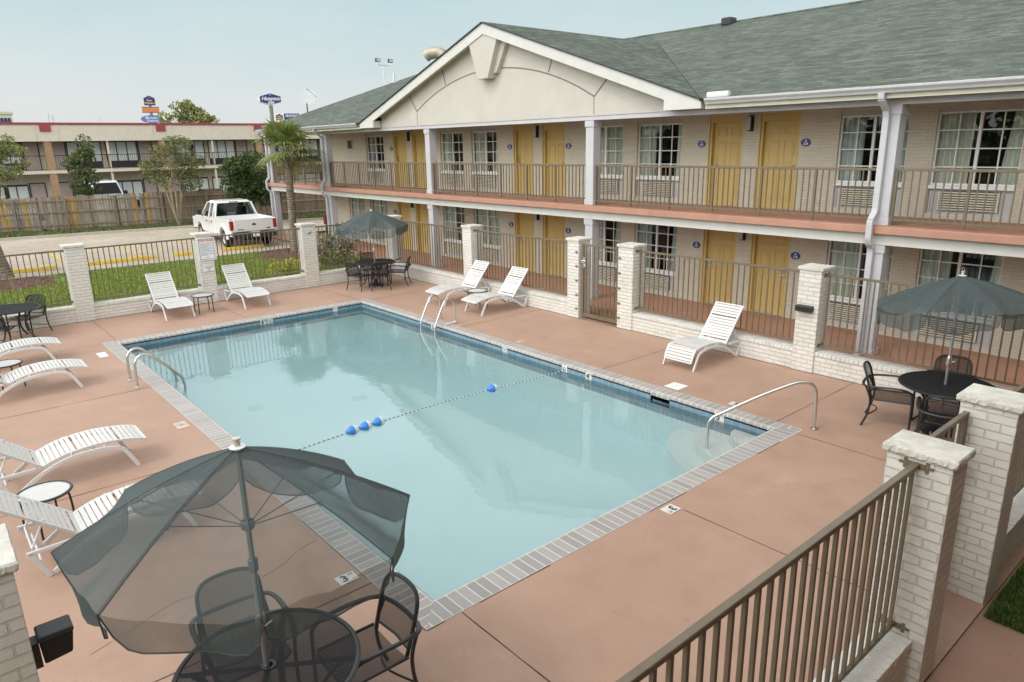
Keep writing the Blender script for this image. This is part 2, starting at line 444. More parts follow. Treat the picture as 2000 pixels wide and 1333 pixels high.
def shinglemat(name):
    m, nt, b = newmat(name); uv = coord(nt, 'UV')
    t = nd(nt, 'ShaderNodeTexBrick'); t.offset = .37; t.offset_frequency = 2; t.squash = 1.25; t.squash_frequency = 3
    link(nt, uv, t.inputs['Vector'])
    for k, v in (('Scale', 1), ('Mortar Size', .006), ('Mortar Smooth', .2), ('Brick Width', .23), ('Row Height', .125), ('Bias', 0)): t.inputs[k].default_value = v
    t.inputs['Color1'].default_value = (.060,.074,.060, 1); t.inputs['Color2'].default_value = (.122,.148,.112, 1); t.inputs['Mortar'].default_value = (.045,.06,.05, 1)
    t2 = nd(nt, 'ShaderNodeTexBrick'); t2.offset = .61; t2.offset_frequency = 3; link(nt, uv, t2.inputs['Vector'])
    for k, v in (('Scale', 1), ('Mortar Size', 0.), ('Brick Width', .41), ('Row Height', .125), ('Bias', 0)): t2.inputs[k].default_value = v
    t2.inputs['Color1'].default_value = (.72,.73,.74, 1); t2.inputs['Color2'].default_value = (1.26,1.24,1.2, 1)
    col = mix(nt, 1., t.outputs['Color'], t2.outputs['Color'], 'MULTIPLY')
    n = noise(nt, uv, .5, 5, .6); r = ramp(nt, n.outputs['Fac'], [(.3, (.82,.86,.84)), (.7, (1.12,1.1,1.08))])
    col = mix(nt, 1., col, r.outputs['Color'], 'MULTIPLY')
    n2 = noise(nt, uv, 120, 2); r2 = ramp(nt, n2.outputs['Fac'], [(.3, (.75,.75,.75)), (.7, (1.2,1.2,1.2))])
    col = mix(nt, .8, col, r2.outputs['Color'], 'MULTIPLY')
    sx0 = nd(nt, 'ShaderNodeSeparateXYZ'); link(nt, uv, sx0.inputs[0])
    butt_shadow = math_(nt, 'LESS_THAN', math_(nt, 'FRACT', math_(nt, 'DIVIDE', sx0.outputs[1], .125)), .13)  # dark course joint, with the shadow under each shingle edge painted in
    col = mix(nt, math_(nt, 'MULTIPLY', butt_shadow, .5), col, (.03,.038,.032))
    link(nt, col, b.inputs['Base Color']); b.inputs['Roughness'].default_value = .9
    # each course steps up at its lower edge
    sx = nd(nt, 'ShaderNodeSeparateXYZ'); link(nt, uv, sx.inputs[0])
    fr = math_(nt, 'FRACT', math_(nt, 'DIVIDE', sx.outputs[1], .125))
    h = math_(nt, 'ADD', math_(nt, 'SUBTRACT', 1., fr), math_(nt, 'MULTIPLY', t2.outputs['Color'], .5))
    bump(nt, b, h, 1., .02)
    return m
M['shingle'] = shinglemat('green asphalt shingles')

def textmesh(s, size, mat, name='lettering', parent=None, shear=0., extrude=.004, bold=0., align='CENTER', spacing=1.):
    cu = bpy.data.curves.new(name, 'FONT'); cu.body = s; cu.size = size; cu.align_x = align; cu.align_y = 'CENTER'
    cu.shear = shear; cu.extrude = extrude; cu.offset = bold; cu.resolution_u = 3; cu.space_character = spacing
    o = bpy.data.objects.new('tmp', cu); COL.objects.link(o)
    dg = bpy.context.evaluated_depsgraph_get(); dg.update()
    me = bpy.data.meshes.new_from_object(o.evaluated_get(dg)); me.name = name
    bpy.data.objects.remove(o); bpy.data.curves.remove(cu)
    me.materials.clear(); me.materials.append(mat)
    t = bpy.data.objects.new(name, me); COL.objects.link(t)
    if parent is not None: t.parent = parent
    return t
# ------------------------------------------------------------------ camera
cam = bpy.data.cameras.new('camera'); camo = bpy.data.objects.new('camera', cam); COL.objects.link(camo)
cam.sensor_width = 36; cam.sensor_fit = 'HORIZONTAL'; cam.lens = 36 * 1368.556 / 2000
cam.clip_start = .05; cam.clip_end = 3000
_r = Vector((.65071181, .75910432, -.01829669)); _u = Vector((-.1936693, .18921794, .96264675)); _f = Vector((-.73421138, .6228621, -.27014155))
mw = Matrix(((_r.x, _u.x, -_f.x, 0), (_r.y, _u.y, -_f.y, 0), (_r.z, _u.z, -_f.z, 4.1295), (0, 0, 0, 1)))
camo.matrix_world = mw
scene.camera = camo

# ------------------------------------------------------------------ light
SUN_EL, SUN_AZ = rad(52), rad(188)          # compass angle measured from +Y towards +X
w = bpy.data.worlds.new('World'); scene.world = w; w.use_nodes = True
nt = w.node_tree; bg = nt.nodes['Background']
sky = nd(nt, 'ShaderNodeTexSky'); sky.sky_type = 'NISHITA'; sky.sun_disc = False
sky.sun_elevation = SUN_EL; sky.sun_rotation = SUN_AZ; sky.air_density = 1.0; sky.dust_density = 2.5; sky.ozone_density = 1.5
g = coord(nt, 'Generated')
sx = nd(nt, 'ShaderNodeSeparateXYZ'); link(nt, g, sx.inputs[0])
mp = nd(nt, 'ShaderNodeMapping'); mp.inputs['Scale'].default_value = (1.6, 1.6, 5.5); link(nt, g, mp.inputs['Vector'])
cn = noise(nt, mp.outputs[0], 1.5, 7, .6)
cl = ramp(nt, cn.outputs['Fac'], [(.32, 0.), (.68, 1.)])
# cloud sheet: thick and white near the horizon, thinner with blue showing at mid height, bright overhead
el = ramp(nt, sx.outputs[2], [(0., (7.2, 7.6, 7.5)), (.06, (6.9, 7.5, 7.5)), (.19, (4.9, 6.75, 7.0)), (.26, (13., 15., 15.6)), (.38, (20., 21.4, 21.9)), (.55, (11., 11.6, 11.7)), (1., (5.6, 5.7, 5.7))])
for e in el.color_ramp.elements: e.color = tuple(x/22. for x in e.color[:3]) + (1,)
elc = nd(nt, 'ShaderNodeVectorMath', operation='SCALE'); link(nt, el.outputs['Color'], elc.inputs[0]); elc.inputs['Scale'].default_value = 22.
dark = mix(nt, math_(nt, 'MULTIPLY', cl.outputs['Color'], .34), elc.outputs[0], (8.6, 8.6, 8.5))
cover = mix(nt, .86, sky.outputs['Color'], dark)
# glow added to the sky behind the viewer to lift the shaded facade
gd = nd(nt, 'ShaderNodeVectorMath', operation='DOT_PRODUCT'); link(nt, g, gd.inputs[0]); gd.inputs[1].default_value = Vector((.22, -.86, .42)).normalized()
gp = math_(nt, 'POWER', math_(nt, 'MAXIMUM', gd.outputs['Value'], 0.), 2.2)
gs = nd(nt, 'ShaderNodeVectorMath', operation='SCALE'); gs.inputs[0].default_value = (1., .99, .965); link(nt, math_(nt, 'MULTIPLY', gp, 19.), gs.inputs['Scale'])
ga = nd(nt, 'ShaderNodeVectorMath', operation='ADD'); link(nt, cover, ga.inputs[0]); link(nt, gs.outputs[0], ga.inputs[1])
link(nt, ga.outputs[0], bg.inputs['Color']); bg.inputs['Strength'].default_value = .11

sd = bpy.data.lights.new('sun', 'SUN'); so = bpy.data.objects.new('sun', sd); COL.objects.link(so)
sd.energy = .8; sd.angle = rad(15); sd.color = (1, .98, .95)
sdir = Vector((math.sin(SUN_AZ)*math.cos(SUN_EL), math.cos(SUN_AZ)*math.cos(SUN_EL), math.sin(SUN_EL)))
so.rotation_euler = sdir.to_track_quat('Z', 'Y').to_euler()
so.location = (0, -10, 30)
vs = scene.view_settings; vs.view_transform = 'Standard'; vs.look = 'None'; vs.gamma = 1; vs.use_curve_mapping = False; vs.exposure = 0.0
scene.cycles.max_bounces = 10; scene.cycles.transparent_max_bounces = 24; scene.cycles.diffuse_bounces = 4
scene.cycles.caustics_reflective = False; scene.cycles.caustics_refractive = False
scene.cycles.use_denoising = True; scene.cycles.volume_bounces = 4

# ------------------------------------------------------------------ ground sheets
PX0, PX1, PY0, PY1 = -17.249, -4.892, 3.116, 9.172      # pool, inside edge of coping
OX0, OX1, OY0, OY1 = -17.52, -4.55, 2.805, 9.445        # outside edge of coping
DX0, DX1, DY0, DY1 = -20.4, -1.42, -.35, 12.2           # deck
def ring(b, o, i, z, m=0):
    (a0, a1, c0, c1), (b0, b1, d0, d1) = o, i
    b.poly([(a0,c0,z),(a1,c0,z),(a1,d0,z),(a0,d0,z)], m); b.poly([(a0,d1,z),(a1,d1,z),(a1,c1,z),(a0,c1,z)], m)
    b.poly([(a0,d0,z),(b0,d0,z),(b0,d1,z),(a0,d1,z)], m); b.poly([(b1,d0,z),(a1,d0,z),(a1,d1,z),(b1,d1,z)], m)
b = MB(); ring(b, (-900, 900, -900, 900), (-20.3, -1.5, -.2, 12.1), -.14)
struct(b.build('ground', M['rough_ground']))
b = MB(); ring(b, (DX0, DX1, DY0, DY1), (OX0, OX1, OY0, OY1), 0.)
for q in ((DX0, DX0, DY0, DY1), (DX1, DX1, DY0, DY1)): b.poly([(q[0],q[2],-.2),(q[0],q[3],-.2),(q[0],q[3],0),(q[0],q[2],0)])
deck = struct(b.build('pool_deck', M['deck']))
b = MB()
def seam(x0, y0, x1, y1, wd=.011, z=.003):
    p = Vector((x0, y0, z)); q = Vector((x1, y1, z)); d = (q-p).normalized(); s = Vector((-d.y, d.x, 0))*wd/2
    n = max(2, int((q-p).length/.25)); prev = None
    for i in range(n+1):
        c = p + (q-p)*i/n + s*R.uniform(-.5, .5); k = R.uniform(.55, 1.25)
        cur = (c - s*k, c + s*k)
        if prev: b.poly([prev[0], cur[0], cur[1], prev[1]])
        prev = cur
for q in ((-17.53,3.1,-20.2,3.1),(-17.4,2.8,-17.4,-.2),(-17.53,6.07,-20.2,6.07),(-13.47,2.8,-13.47,-.2),(-8.52,9.45,-8.52,12.05),(-4.97,9.45,-4.97,12.05),
          (-4.54,9.24,-1.9,9.24),(-4.54,3.19,-1.9,3.19),(-4.3,6.22,-1.9,6.24),(-9.6,2.8,-9.6,-.2),(-13.0,9.45,-13.0,12.05),(-17.3,9.45,-17.3,12.05),(-17.53,9.2,-20.2,9.2),(-5.5,2.8,-5.5,-.2)): seam(*q)
def crack(pts):
    for (x0,y0),(x1,y1) in zip(pts, pts[1:]): 
        n = 5; pr = (x0,y0)
        for i in range(1, n+1):
            c = (x0+(x1-x0)*i/n + R.uniform(-.03,.03), y0+(y1-y0)*i/n + R.uniform(-.03,.03)); seam(*pr, *c, .004); pr = c
crack([(-6.6,2.75),(-6.3,2.0),(-6.5,1.3),(-6.2,.5)])
# gap between coping and deck where the sealant has gone
for (x0,y0,x1,y1) in ((-4.545,3.4,-4.545,4.3),(-4.545,5.9,-4.545,6.6),(-4.545,8.2,-4.545,8.8),(-9.5,2.80,-8.6,2.80),(-7.1,2.80,-5.6,2.80),(-5.2,2.80,-4.56,2.80),(-4.545,2.8,-4.545,3.0)): seam(x0,y0,x1,y1,.014,.0035)
for (x0,y0,x1,y1) in ((-20.19,12.045,-1.9,12.045),(-20.225,-.2,-20.225,12.0),(-1.81,1,-1.81,5.25),(-1.81,7.15,-1.81,12.0),(-12.04,12.01,-11.64,12.01),(-10.42,12.01,-9.97,12.01),(-6.14,12.01,-5.71,12.01),(-16.29,12.01,-15.87,12.01),(-20.19,2.79,-20.19,3.22),(-20.19,5.88,-20.19,6.31),(-20.19,8.93,-20.19,9.39)): seam(x0,y0,x1,y1,.03,.002)
struct(b.build('deck_seams', basic('open joint dirt', (.085,.05,.035), .95, var=.3)))

# pool coping with rounded nose, mitred at the corners
def coping_profile():
    pr = [(0., 0.), (.235, 0.)]
    for k in range(1, 8):
        a = rad(90*k/7); pr.append((.235 + .045*math.sin(a), -.045*(1-math.cos(a))))
    pr.append((.28, -.078)); pr.append((.25, -.078))
    return pr
b = MB()
W = .3
for side in range(4):
    pr = coping_profile(); L = 0; acc = []
    for i, (d, z) in enumerate(pr):
        if i: L += math.hypot(d - pr[i-1][0], z - pr[i-1][1])
        acc.append(L)
    cor = [((OX0, OY0), (1, 1)), ((OX1, OY0), (-1, 1)), ((OX1, OY1), (-1, -1)), ((OX0, OY1), (1, -1))]
    (a, ia), (c, ic) = cor[side], cor[(side+1) % 4]
    for i in range(len(pr)-1):
        q = []
        uvq = []
        for (base, inn, j) in ((a, ia, i), (c, ic, i), (c, ic, i+1), (a, ia, i+1)):
            d, z = pr[j]; k = d/.28
            wx = abs((PX0-OX0) if base[0] == OX0 else (OX1-PX1)); wy = abs((PY0-OY0) if base[1] == OY0 else (OY1-PY1))
            x = base[0] + inn[0]*wx*k; y = base[1] + inn[1]*wy*k
            q.append((x, y, z + .004)); uvq.append(((x if side % 2 == 0 else y), acc[j] + .0))
        b.poly(q, 0, uvq)
pool = struct(b.build('pool_basin', M['coping'], smooth=True))
# water line tiles, walls, sloping floor
plaster = basic('pool plaster', (.86,.95,.96), .75, var=.04, vs=1.2)
def zf(x):
    if x > -8.5: return -.95
    if x < -15: return -1.35
    return -.95 - .40*((-8.5 - x)/6.5)
b = MB(); T0, T1 = -.05, -.36
for (x0,y0,x1,y1) in ((PX0,PY0,PX1,PY0),(PX1,PY0,PX1,PY1),(PX1,PY1,PX0,PY1),(PX0,PY1,PX0,PY0)):
    al = x0 if y0 == y1 else y0; be = x1 if y0 == y1 else y1
    if y0 == y1 == PY1:     # the skimmer mouth leaves an opening in the building side
        segs = [(PX0, -7.14), (-6.74, PX1)]
        for s0, s1 in segs: b.poly([(s0,y0,T1),(s1,y0,T1),(s1,y0,T0),(s0,y0,T0)], 0, [(s0,T1),(s1,T1),(s1,T0),(s0,T0)])
        b.poly([(-7.14,y0,T1),(-6.74,y0,T1),(-6.74,y0,-.21),(-7.14,y0,-.21)], 0, [(-7.14,T1),(-6.74,T1),(-6.74,-.21),(-7.14,-.21)])
    else:
        b.poly([(x0,y0,T1),(x1,y1,T1),(x1,y1,T0),(x0,y0,T0)], 0, [(al,T1),(be,T1),(be,T0),(al,T0)])
tile = struct(b.build('tile_band', M['water_tile'], parent=pool))
b = MB(); xs = [PX0, -15, -8.5, PX1]
for i in range(3):
    b.poly([(xs[i],PY0,zf(xs[i])),(xs[i+1],PY0,zf(xs[i+1])),(xs[i+1],PY1,zf(xs[i+1])),(xs[i],PY1,zf(xs[i]))])
    for y in (PY0, PY1): b.poly([(xs[i],y,zf(xs[i])),(xs[i+1],y,zf(xs[i+1])),(xs[i+1],y,T1),(xs[i],y,T1)])
for x in (PX0, PX1): b.poly([(x,PY0,zf(x)),(x,PY1,zf(x)),(x,PY1,T1),(x,PY0,T1)])
b.build('pool_floor', plaster, parent=pool)
# corner steps: three quarter-round treads
step_m = basic('step plaster', (.92,.93,.90), .7, var=.03)
for k, (r_, z_) in enumerate(((1.28, -.50), (.93, -.34), (.48, -.205))):
    b = MB(); n = 20
    arc = [(PX1 - 1.25*r_*math.cos(rad(90*i/n))*1.0, PY1 - 1.0*r_*math.sin(rad(90*i/n))) for i in range(n+1)]
    top = [(PX1, PY1, z_)] + [(x, y, z_) for x, y in arc]
    b.poly(top)
    for i in range(n):
        (x0,y0),(x1,y1) = arc[i], arc[i+1]; b.poly([(x0,y0,-1.05),(x1,y1,-1.05),(x1,y1,z_),(x0,y0,z_)])
    b.build('step', step_m, parent=pool)
for (x, y) in ((-14.6, 5.0), (-13.4, 6.9)):
    b = MB(); z = zf(x)+.02; b.box(x-.16, x+.16, y-.16, y+.16, z-.01, z)
    b.build('drain_grate', basic('drain grate', (.25,.4,.4), .6, var=.1), parent=pool)
b = MB()
b.poly([(-7.14,PY1+.3,-.3),(-6.74,PY1+.3,-.3),(-6.74,PY1+.3,-.04),(-7.14,PY1+.3,-.04)])
b.poly([(-7.14,PY1,-.21),(-6.74,PY1,-.21),(-6.74,PY1+.3,-.21),(-7.14,PY1+.3,-.21)]); b.poly([(-7.14,PY1,-.045),(-6.74,PY1,-.045),(-6.74,PY1+.3,-.045),(-7.14,PY1+.3,-.045)])
for x in (-7.14, -6.74): b.poly([(x,PY1,-.3),(x,PY1+.3,-.3),(x,PY1+.3,-.04),(x,PY1,-.04)])
b.build('skimmer_mouth', M['black'], parent=pool)

# water: surface with fresnel reflection, coloured by absorption in its depth
WZ = -.147
m, nt, bb = newmat('pool water'); nt.nodes.remove(bb); out = nt.nodes['Material Output']
o_ = coord(nt)
n1 = noise(nt, o_, 1.1, 3, .5); n2 = noise(nt, o_, 5.5, 2, .5)
hh = math_(nt, 'ADD', n1.outputs['Fac'], math_(nt, 'MULTIPLY', n2.outputs['Fac'], .22))
bp = nd(nt, 'ShaderNodeBump'); bp.inputs['Strength'].default_value = .09; bp.inputs['Distance'].default_value = .05; link(nt, hh, bp.inputs['Height'])
tr = nd(nt, 'ShaderNodeBsdfTransparent'); tr.inputs['Color'].default_value = (.97,.99,.99,1)
gl = nd(nt, 'ShaderNodeBsdfGlossy'); gl.inputs['Roughness'].default_value = .015; link(nt, bp.outputs[0], gl.inputs['Normal'])
fr = nd(nt, 'ShaderNodeFresnel'); fr.inputs['IOR'].default_value = 1.48; link(nt, bp.outputs[0], fr.inputs['Normal'])
mx = nd(nt, 'ShaderNodeMixShader'); link(nt, fr.outputs[0], mx.inputs[0]); link(nt, tr.outputs[0], mx.inputs[1]); link(nt, gl.outputs[0], mx.inputs[2])
link(nt, mx.outputs[0], out.inputs['Surface'])
va = nd(nt, 'ShaderNodeVolumeAbsorption'); va.inputs['Color'].default_value = (0., .86, .90, 1); va.inputs['Density'].default_value = .10
sv = nd(nt, 'ShaderNodeVolumeScatter'); sv.inputs['Color'].default_value = (.88, 1., 1., 1); sv.inputs['Density'].default_value = .5; sv.inputs['Anisotropy'].default_value = .3
as_ = nd(nt, 'ShaderNodeAddShader'); link(nt, va.outputs[0], as_.inputs[0]); link(nt, sv.outputs[0], as_.inputs[1])
link(nt, as_.outputs[0], out.inputs['Volume'])
b = MB(); e = .03
b.box(PX0-e, PX1+e, PY0-e, PY1+e, -2.0, WZ)
struct(b.build('water', m))

# depth markers
M['worn_tile'] = basic('worn painted tile', (.58,.46,.38), .7, var=.25, vs=14)
M['tile_white'] = basic('glazed white tile', (.64,.63,.59), .35, var=.12, vs=9)
def marker(loc, nrm, txt, label, size=.15, rot=0, kind='text', wd=None, ht=None, ft=''):
    """flat tile; nrm 'z' lies on the deck, 'y-' faces the pool from the building side, 'x+' faces it from the far side"""
    wd = wd or size; ht = ht or size
    t = thing('depth_marker', label, 'depth marker', loc)
    b = MB(); b.box(-wd/2, wd/2, -ht/2, ht/2, 0, .006); b.build('tile', M['worn_tile'] if nrm == 'z' and kind != 'text' else M['tile_white'], t, bevel=.002)
    if kind == 'text':
        x = textmesh(txt, ht*.92, M['sign_black'], 'numeral', t, bold=.004, extrude=.001); x.location = (-wd*.13 if ft else 0, 0, .0075)
        if ft:
            y = textmesh(ft, ht*.3, M['sign_black'], 'lettering', t, extrude=.001); y.location = (wd*.28, ht*.25, .0075)
    elif kind == 'nodive':
        b = MB(); n = 28; ro, ri = ht*.40, ht*.32
        for i in range(n):
            a, c = 2*math.pi*i/n, 2*math.pi*(i+1)/n
            b.poly([(ri*math.cos(a),ri*math.sin(a),.0075),(ro*math.cos(a),ro*math.sin(a),.0075),(ro*math.cos(c),ro*math.sin(c),.0075),(ri*math.cos(c),ri*math.sin(c),.0075)])
        b.bar((-ri*.7, ri*.7, .0075), (ri*.7, -ri*.7, .0075), ht*.07, .001)
        b.build('no_diving_symbol', M['sign_red'] if False else M['sign_grey'], t)
        b = MB(); b.bar((-ri*.5,-.1*ri,.0072),(ri*.45,-.35*ri,.0072), ht*.07, .001); b.bar((-ri*.1,.05*ri,.0072),(ri*.25,.45*ri,.0072), ht*.07, .001)
        b.build('diver_figure', M['sign_black'], t)
    if nrm == 'z': t.rotation_euler = (0, 0, rot)
    elif nrm == 'y-': t.rotation_euler = (rad(90), 0, 0)
    elif nrm == 'x+': t.rotation_euler = (rad(90), 0, rad(90))
    return t
z_ = -.095
marker((-5.77, PY1-.001, z_), 'y-', '3', 'white 3 FT depth tile in the waterline band beside the corner steps', .155, wd=.17, ft='FT')
marker((-8.6, PY1-.001, z_), 'y-', '4', 'white 4 FT depth tile in the waterline band near the rope hook', .155, ft='FT')
marker((-11.05, PY1-.001, z_), 'y-', '', 'round no diving tile in the long waterline band under the loungers', .16, kind='nodive')
marker((-13.75, PY1-.001, z_), 'y-', '5', 'white 5 depth tile between the rails of the far pool ladder', .15)
marker((PX0+.001, 6.37, z_), 'x+', '6', 'white 6 FT depth tile on the far short side of the pool', .15, ft='FT')
marker((PX0+.001, 6.55, z_), 'x+', '', 'no diving tile next to the 6 FT tile on the far short side', .15, kind='nodive')
marker((PX0+.001, 8.37, z_), 'x+', '', 'small blank white tile on the far short side of the pool', .13, kind='blank')
marker((-5.73, 2.65, .001), 'z', '3', 'white 3 FT deck tile seen through the near umbrella', .16, rot=rad(90), wd=.2, ft='FT')
marker((-4.415, 6.12, .001), 'z', '3', 'white 3 FT deck tile on the near short side at a deck joint', .155, rot=rad(-90), wd=.2, ft='FT')
marker((-5.79, 9.65, .001), 'z', '3', 'white 3 deck tile between the coping and the steel handrail', .15, rot=rad(0), wd=.2)
marker((-11.06, 9.62, .001), 'z', '', 'worn round no diving tile on the deck by the building side coping', .16, kind='nodive')
marker((-11.14, 2.65, .001), 'z', '', 'worn no diving tile on the deck behind the near umbrella', .18, rot=0, kind='nodive', wd=.3)
marker((-18.2+.0, 7.75, .001), 'z', '', 'worn blank white tile on the deck by the far short side', .13, kind='blank', wd=.35) if False else None
def lid(loc, wx, wy, label):
    t = thing('skimmer_lid', label, 'skimmer lid', loc, group='white lids set in the deck')
    b = MB(); b.box(-wx/2, wx/2, -wy/2, wy/2, 0, .008); b.build('plate', M['sign_white'], t, bevel=.003)
    b = MB(); b.lathe([(0,.0085),(.012,.0085),(.012,.008)], (0,0,0), 8); b.build('finger_hole', M['dark_grey'], t)
lid((-6.98, 9.67, .001), .3, .3, 'square white skimmer lid in the deck in front of the lone lounger')
lid((-16.45, 2.6, .001), .42, .17, 'oblong white skimmer lid in the deck near the far left pool corner')

# ------------------------------------------------------------------ surroundings
b = MB(); b.box(DX1+.004, 2.6, -12, 15.3, -.19, -.012); struct(b.build('side_path', M['path']))
b = MB(); b.box(-36, 6, 13.25, 15.7, -.16, .012); struct(b.build('walkway', M['floor_pink']))
b = MB()
for q in ((-12.7,12.25,-10.0,13.25),): b.poly([(q[0],q[1],.004),(q[2],q[1],.004),(q[2],q[3],.004),(q[0],q[3],.004)])
struct(b.build('gate_path', M['floor_pink']))
b = MB(); b.poly([(-33,-30,-.02),(-20.3,-30,-.02),(-20.3,13.3,-.02),(-29.35,13.3,-.02),(-29.35,-30,-.02)][1:]); struct(b.build('lawn_soil', M['lawn']))
b = MB(); b.poly([(-20.3,12.1,-.025),(-1.45,12.1,-.025),(-1.45,13.3,-.025),(-20.3,13.3,-.025)]); b.poly([(-1.9,12.1,-.02),(8,12.1,-.02),(8,13.3,-.02),(-1.9,13.3,-.02)])
b.poly([(-1.40,6.72,-.008),(-.35,6.60,-.008),(-.35,13.2,-.008),(-1.40,13.2,-.008)])
struct(b.build('planting_strip', M['lawn']))
b = MB(); b.poly([(-44.6,-40,-.05),(-29.3,-40,-.05),(-29.3,13.3,-.05),(-34.5,13.6,-.05),(-34.5,60,-.05),(-40,60,-.05),(-40.0,19,-.05),(-41.9,12,-.05),(-43.3,3.4,-.05),(-44.6,-8,-.05)])
struct(b.build('parking_lot', M['lot']))
b = MB(); b.poly([(-100,-60,-.06),(-49.5,-60,-.06),(-48.6,3.8,-.06),(-44.2,20.6,-.06),(-42,60,-.06),(-100,60,-.06)]); struct(b.build('far_parking_lot', concretemat('grey asphalt', (.16,.155,.145))))
b = MB()
K = [(-44.6,-8),(-43.3,3.4),(-41.9,12),(-40.0,19),(-40,60)]
for (x0,y0),(x1,y1) in zip(K, K[1:]): b.bar((x0-.08,y0,-.0),(x1-.08,y1,-.0), .16, .14)
struct(b.build('kerb', M['kerb']))
b = MB()
for (x0,y0,x1,y1) in ((-35.9,4.43,-31.3,4.43),(-35.7,7.07,-31.3,7.07),(-35.7,9.72,-31.3,9.72),(-35.7,1.8,-31.3,1.8)):
    b.poly([(x0,y0-.05,-.045),(x1,y1-.05,-.045),(x1,y1+.05,-.045),(x0,y0+.05,-.045)])
struct(b.build('parking_lines', M['yellow_paint']))
# curb edge between lot and pool lawn
b = MB(); b.bar((-29.35,-30,-.06),(-29.35,12.6,-.06), .2, .14); struct(b.build('lawn_kerb', M['kerb']))

def blades(name, mat, area, n, h0, h1, w=.012, clump=0, label=None):
    b = MB()
    for i in range(n):
        p = area()
        if p is None: continue
        x, y, z = p; h = R.uniform(h0, h1); a = R.uniform(0, 6.283); l = R.uniform(.1, .55)*h
        dx, dy = math.cos(a)*w, math.sin(a)*w; ex, ey = math.cos(a+1.57)*l, math.sin(a+1.57)*l
        b.add([(x-dx,y-dy,z),(x+dx,y+dy,z),(x+ex,y+ey,z+h)], [[0,1,2]])
    o = b.build(name, mat); o['kind'] = 'stuff'; return o
def lawn_pt():
    x = -29.2 + 8.85*R.random()**.8; y = R.uniform(-2, 13.2)
    if ((x+27.6)/1.7)**2 + ((y-11.9)/1.45)**2 < 1 or ((x+28.2)/1.5)**2 + ((y-1.9)/1.9)**2 < 1: return None
    return (x, y, -.02)
blades('lawn_grass', M['blade'], lawn_pt, 60000, .04, .085, .022)
def strip_pt():
    t = R.random()
    if t < .55: return (R.uniform(-1.38, -.36), 6.62 + R.random()**1.3*6.0, -.008)
    x = R.uniform(-19.8, -1.5); return None if -12.7 < x < -10. and R.random() < .0 else (x, R.uniform(12.42, 13.22), -.02)
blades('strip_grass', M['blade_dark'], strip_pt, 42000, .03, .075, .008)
def verge_pt():
    t = R.random()
    y = R.uniform(-4, 36)
    i = max(k for k in range(len(K)-1) if K[k][1] <= y); (x0,y0),(x1,y1) = K[i], K[i+1]
    xe = x0 + (x1-x0)*(y-y0)/(y1-y0) - .2
    xf = fence_x(y) + .1
    f = R.random(); x = xe + (xf-xe)*f
    c = math.sin(y*1.3)*math.sin(y*.57+2) + math.sin(y*3.1)*.4
    if c < -.25 and R.random() < .8: return None
    return (x, y, -.12)
def fence_x(y): return -49.21 + .262*y if y < 24 else -42.9 + (y-24)*.05
blades('verge_grass', M['weed'], verge_pt, 30000, .07, .22, .03)
def mulch_bed(cx, cy, rx, ry, z=-.012):
    b = MB(); n = 40; ctr = (cx, cy, z+.06)
    pts = []
    for i in range(n):
        a = 2*math.pi*i/n; k = 1 + .08*math.sin(3*a) + .05*math.sin(7*a+1); pts.append((cx+rx*k*math.cos(a), cy+ry*k*math.sin(a), z))
    for i in range(n): b.poly([ctr, pts[i], pts[(i+1) % n]])
    for i in range(900):
        a = R.uniform(0, 6.283); r = math.sqrt(R.random())*1.02; x = cx+rx*r*math.cos(a); y = cy+ry*r*math.sin(a); s = R.uniform(.02,.06); zz = z+.06*(1-r)+.01; q = R.uniform(0,3.1)
        b.add([(x-s*math.cos(q),y-s*math.sin(q),zz),(x+s*.4*math.sin(q),y-s*.4*math.cos(q),zz+.02),(x+s*math.cos(q),y+s*math.sin(q),zz+.01)], [[0,1,2]])
    o = b.build('mulch_bed', M['mulch']); o['kind'] = 'structure'; return o
mulch_bed(-27.6, 11.75, 1.7, 1.4); mulch_bed(-28.1, 1.9, 1.5, 1.7)
# ------------------------------------------------------------------ pool-side motel building
P = 7.45
CK = [-5.68 - P*k for k in range(-1, 4)]         # centre of each window pair (a column stands in front of each)
FY = 15.55                                        # face of the brick
XL, XR = -31.4, 6.0
bld = thing('motel_building', 'two storey tan brick motel with green shingle roof and mustard doors along the pool', 'building', (-14, FY, 0), world=True)

def openings(z0):
    """list of (kind, x0, x1, zlo, zhi, extra) for a storey whose floor is z0"""
    L = []
    for i, c in enumerate(CK):
        if c - 1.66 > -29 and True: L.append(('win', c-1.66, c-.26, i, 'l'))
        elif z0 < 1: L.append(('win', c-1.66, c-.26, i, 'l'))
        if c + 1.71 < XR: L.append(('win', c+.24, c+1.71, i, 'r'))
        m_ = c - P/2
        if m_ - 1.2 > XL + 1.0:
            L.append(('door', m_-1.17, m_-.24, i, 'l')); L.append(('door', m_+.21, m_+1.18, i, 'r'))
    return L
def wall_with_holes(b, x0, x1, z0, z1, y, holes, rev):
    xs = sorted({x0, x1} | {h[0] for h in holes} | {h[1] for h in holes})
    for a, c in zip(xs, xs[1:]):
        hs = sorted([h for h in holes if h[0] <= a + 1e-6 and h[1] >= c - 1e-6], key=lambda h: h[2]); z = z0
        for h in hs:
            if h[2] > z + 1e-6: b.poly([(a,y,z),(c,y,z),(c,y,h[2]),(a,y,h[2])])
            z = h[3]
        if z < z1 - 1e-6: b.poly([(a,y,z),(c,y,z),(c,y,z1),(a,y,z1)])
    for (a, c, zl, zh) in holes:
        b.poly([(a,y,zl),(a,y,zh),(a,y+rev,zh),(a,y+rev,zl)]); b.poly([(c,y,zh),(c,y,zl),(c,y+rev,zl),(c,y+rev,zh)])
        b.poly([(a,y,zh),(c,y,zh),(c,y+rev,zh),(a,y+rev,zh)]); b.poly([(c,y,zl),(a,y,zl),(a,y+rev,zl),(c,y+rev,zl)])

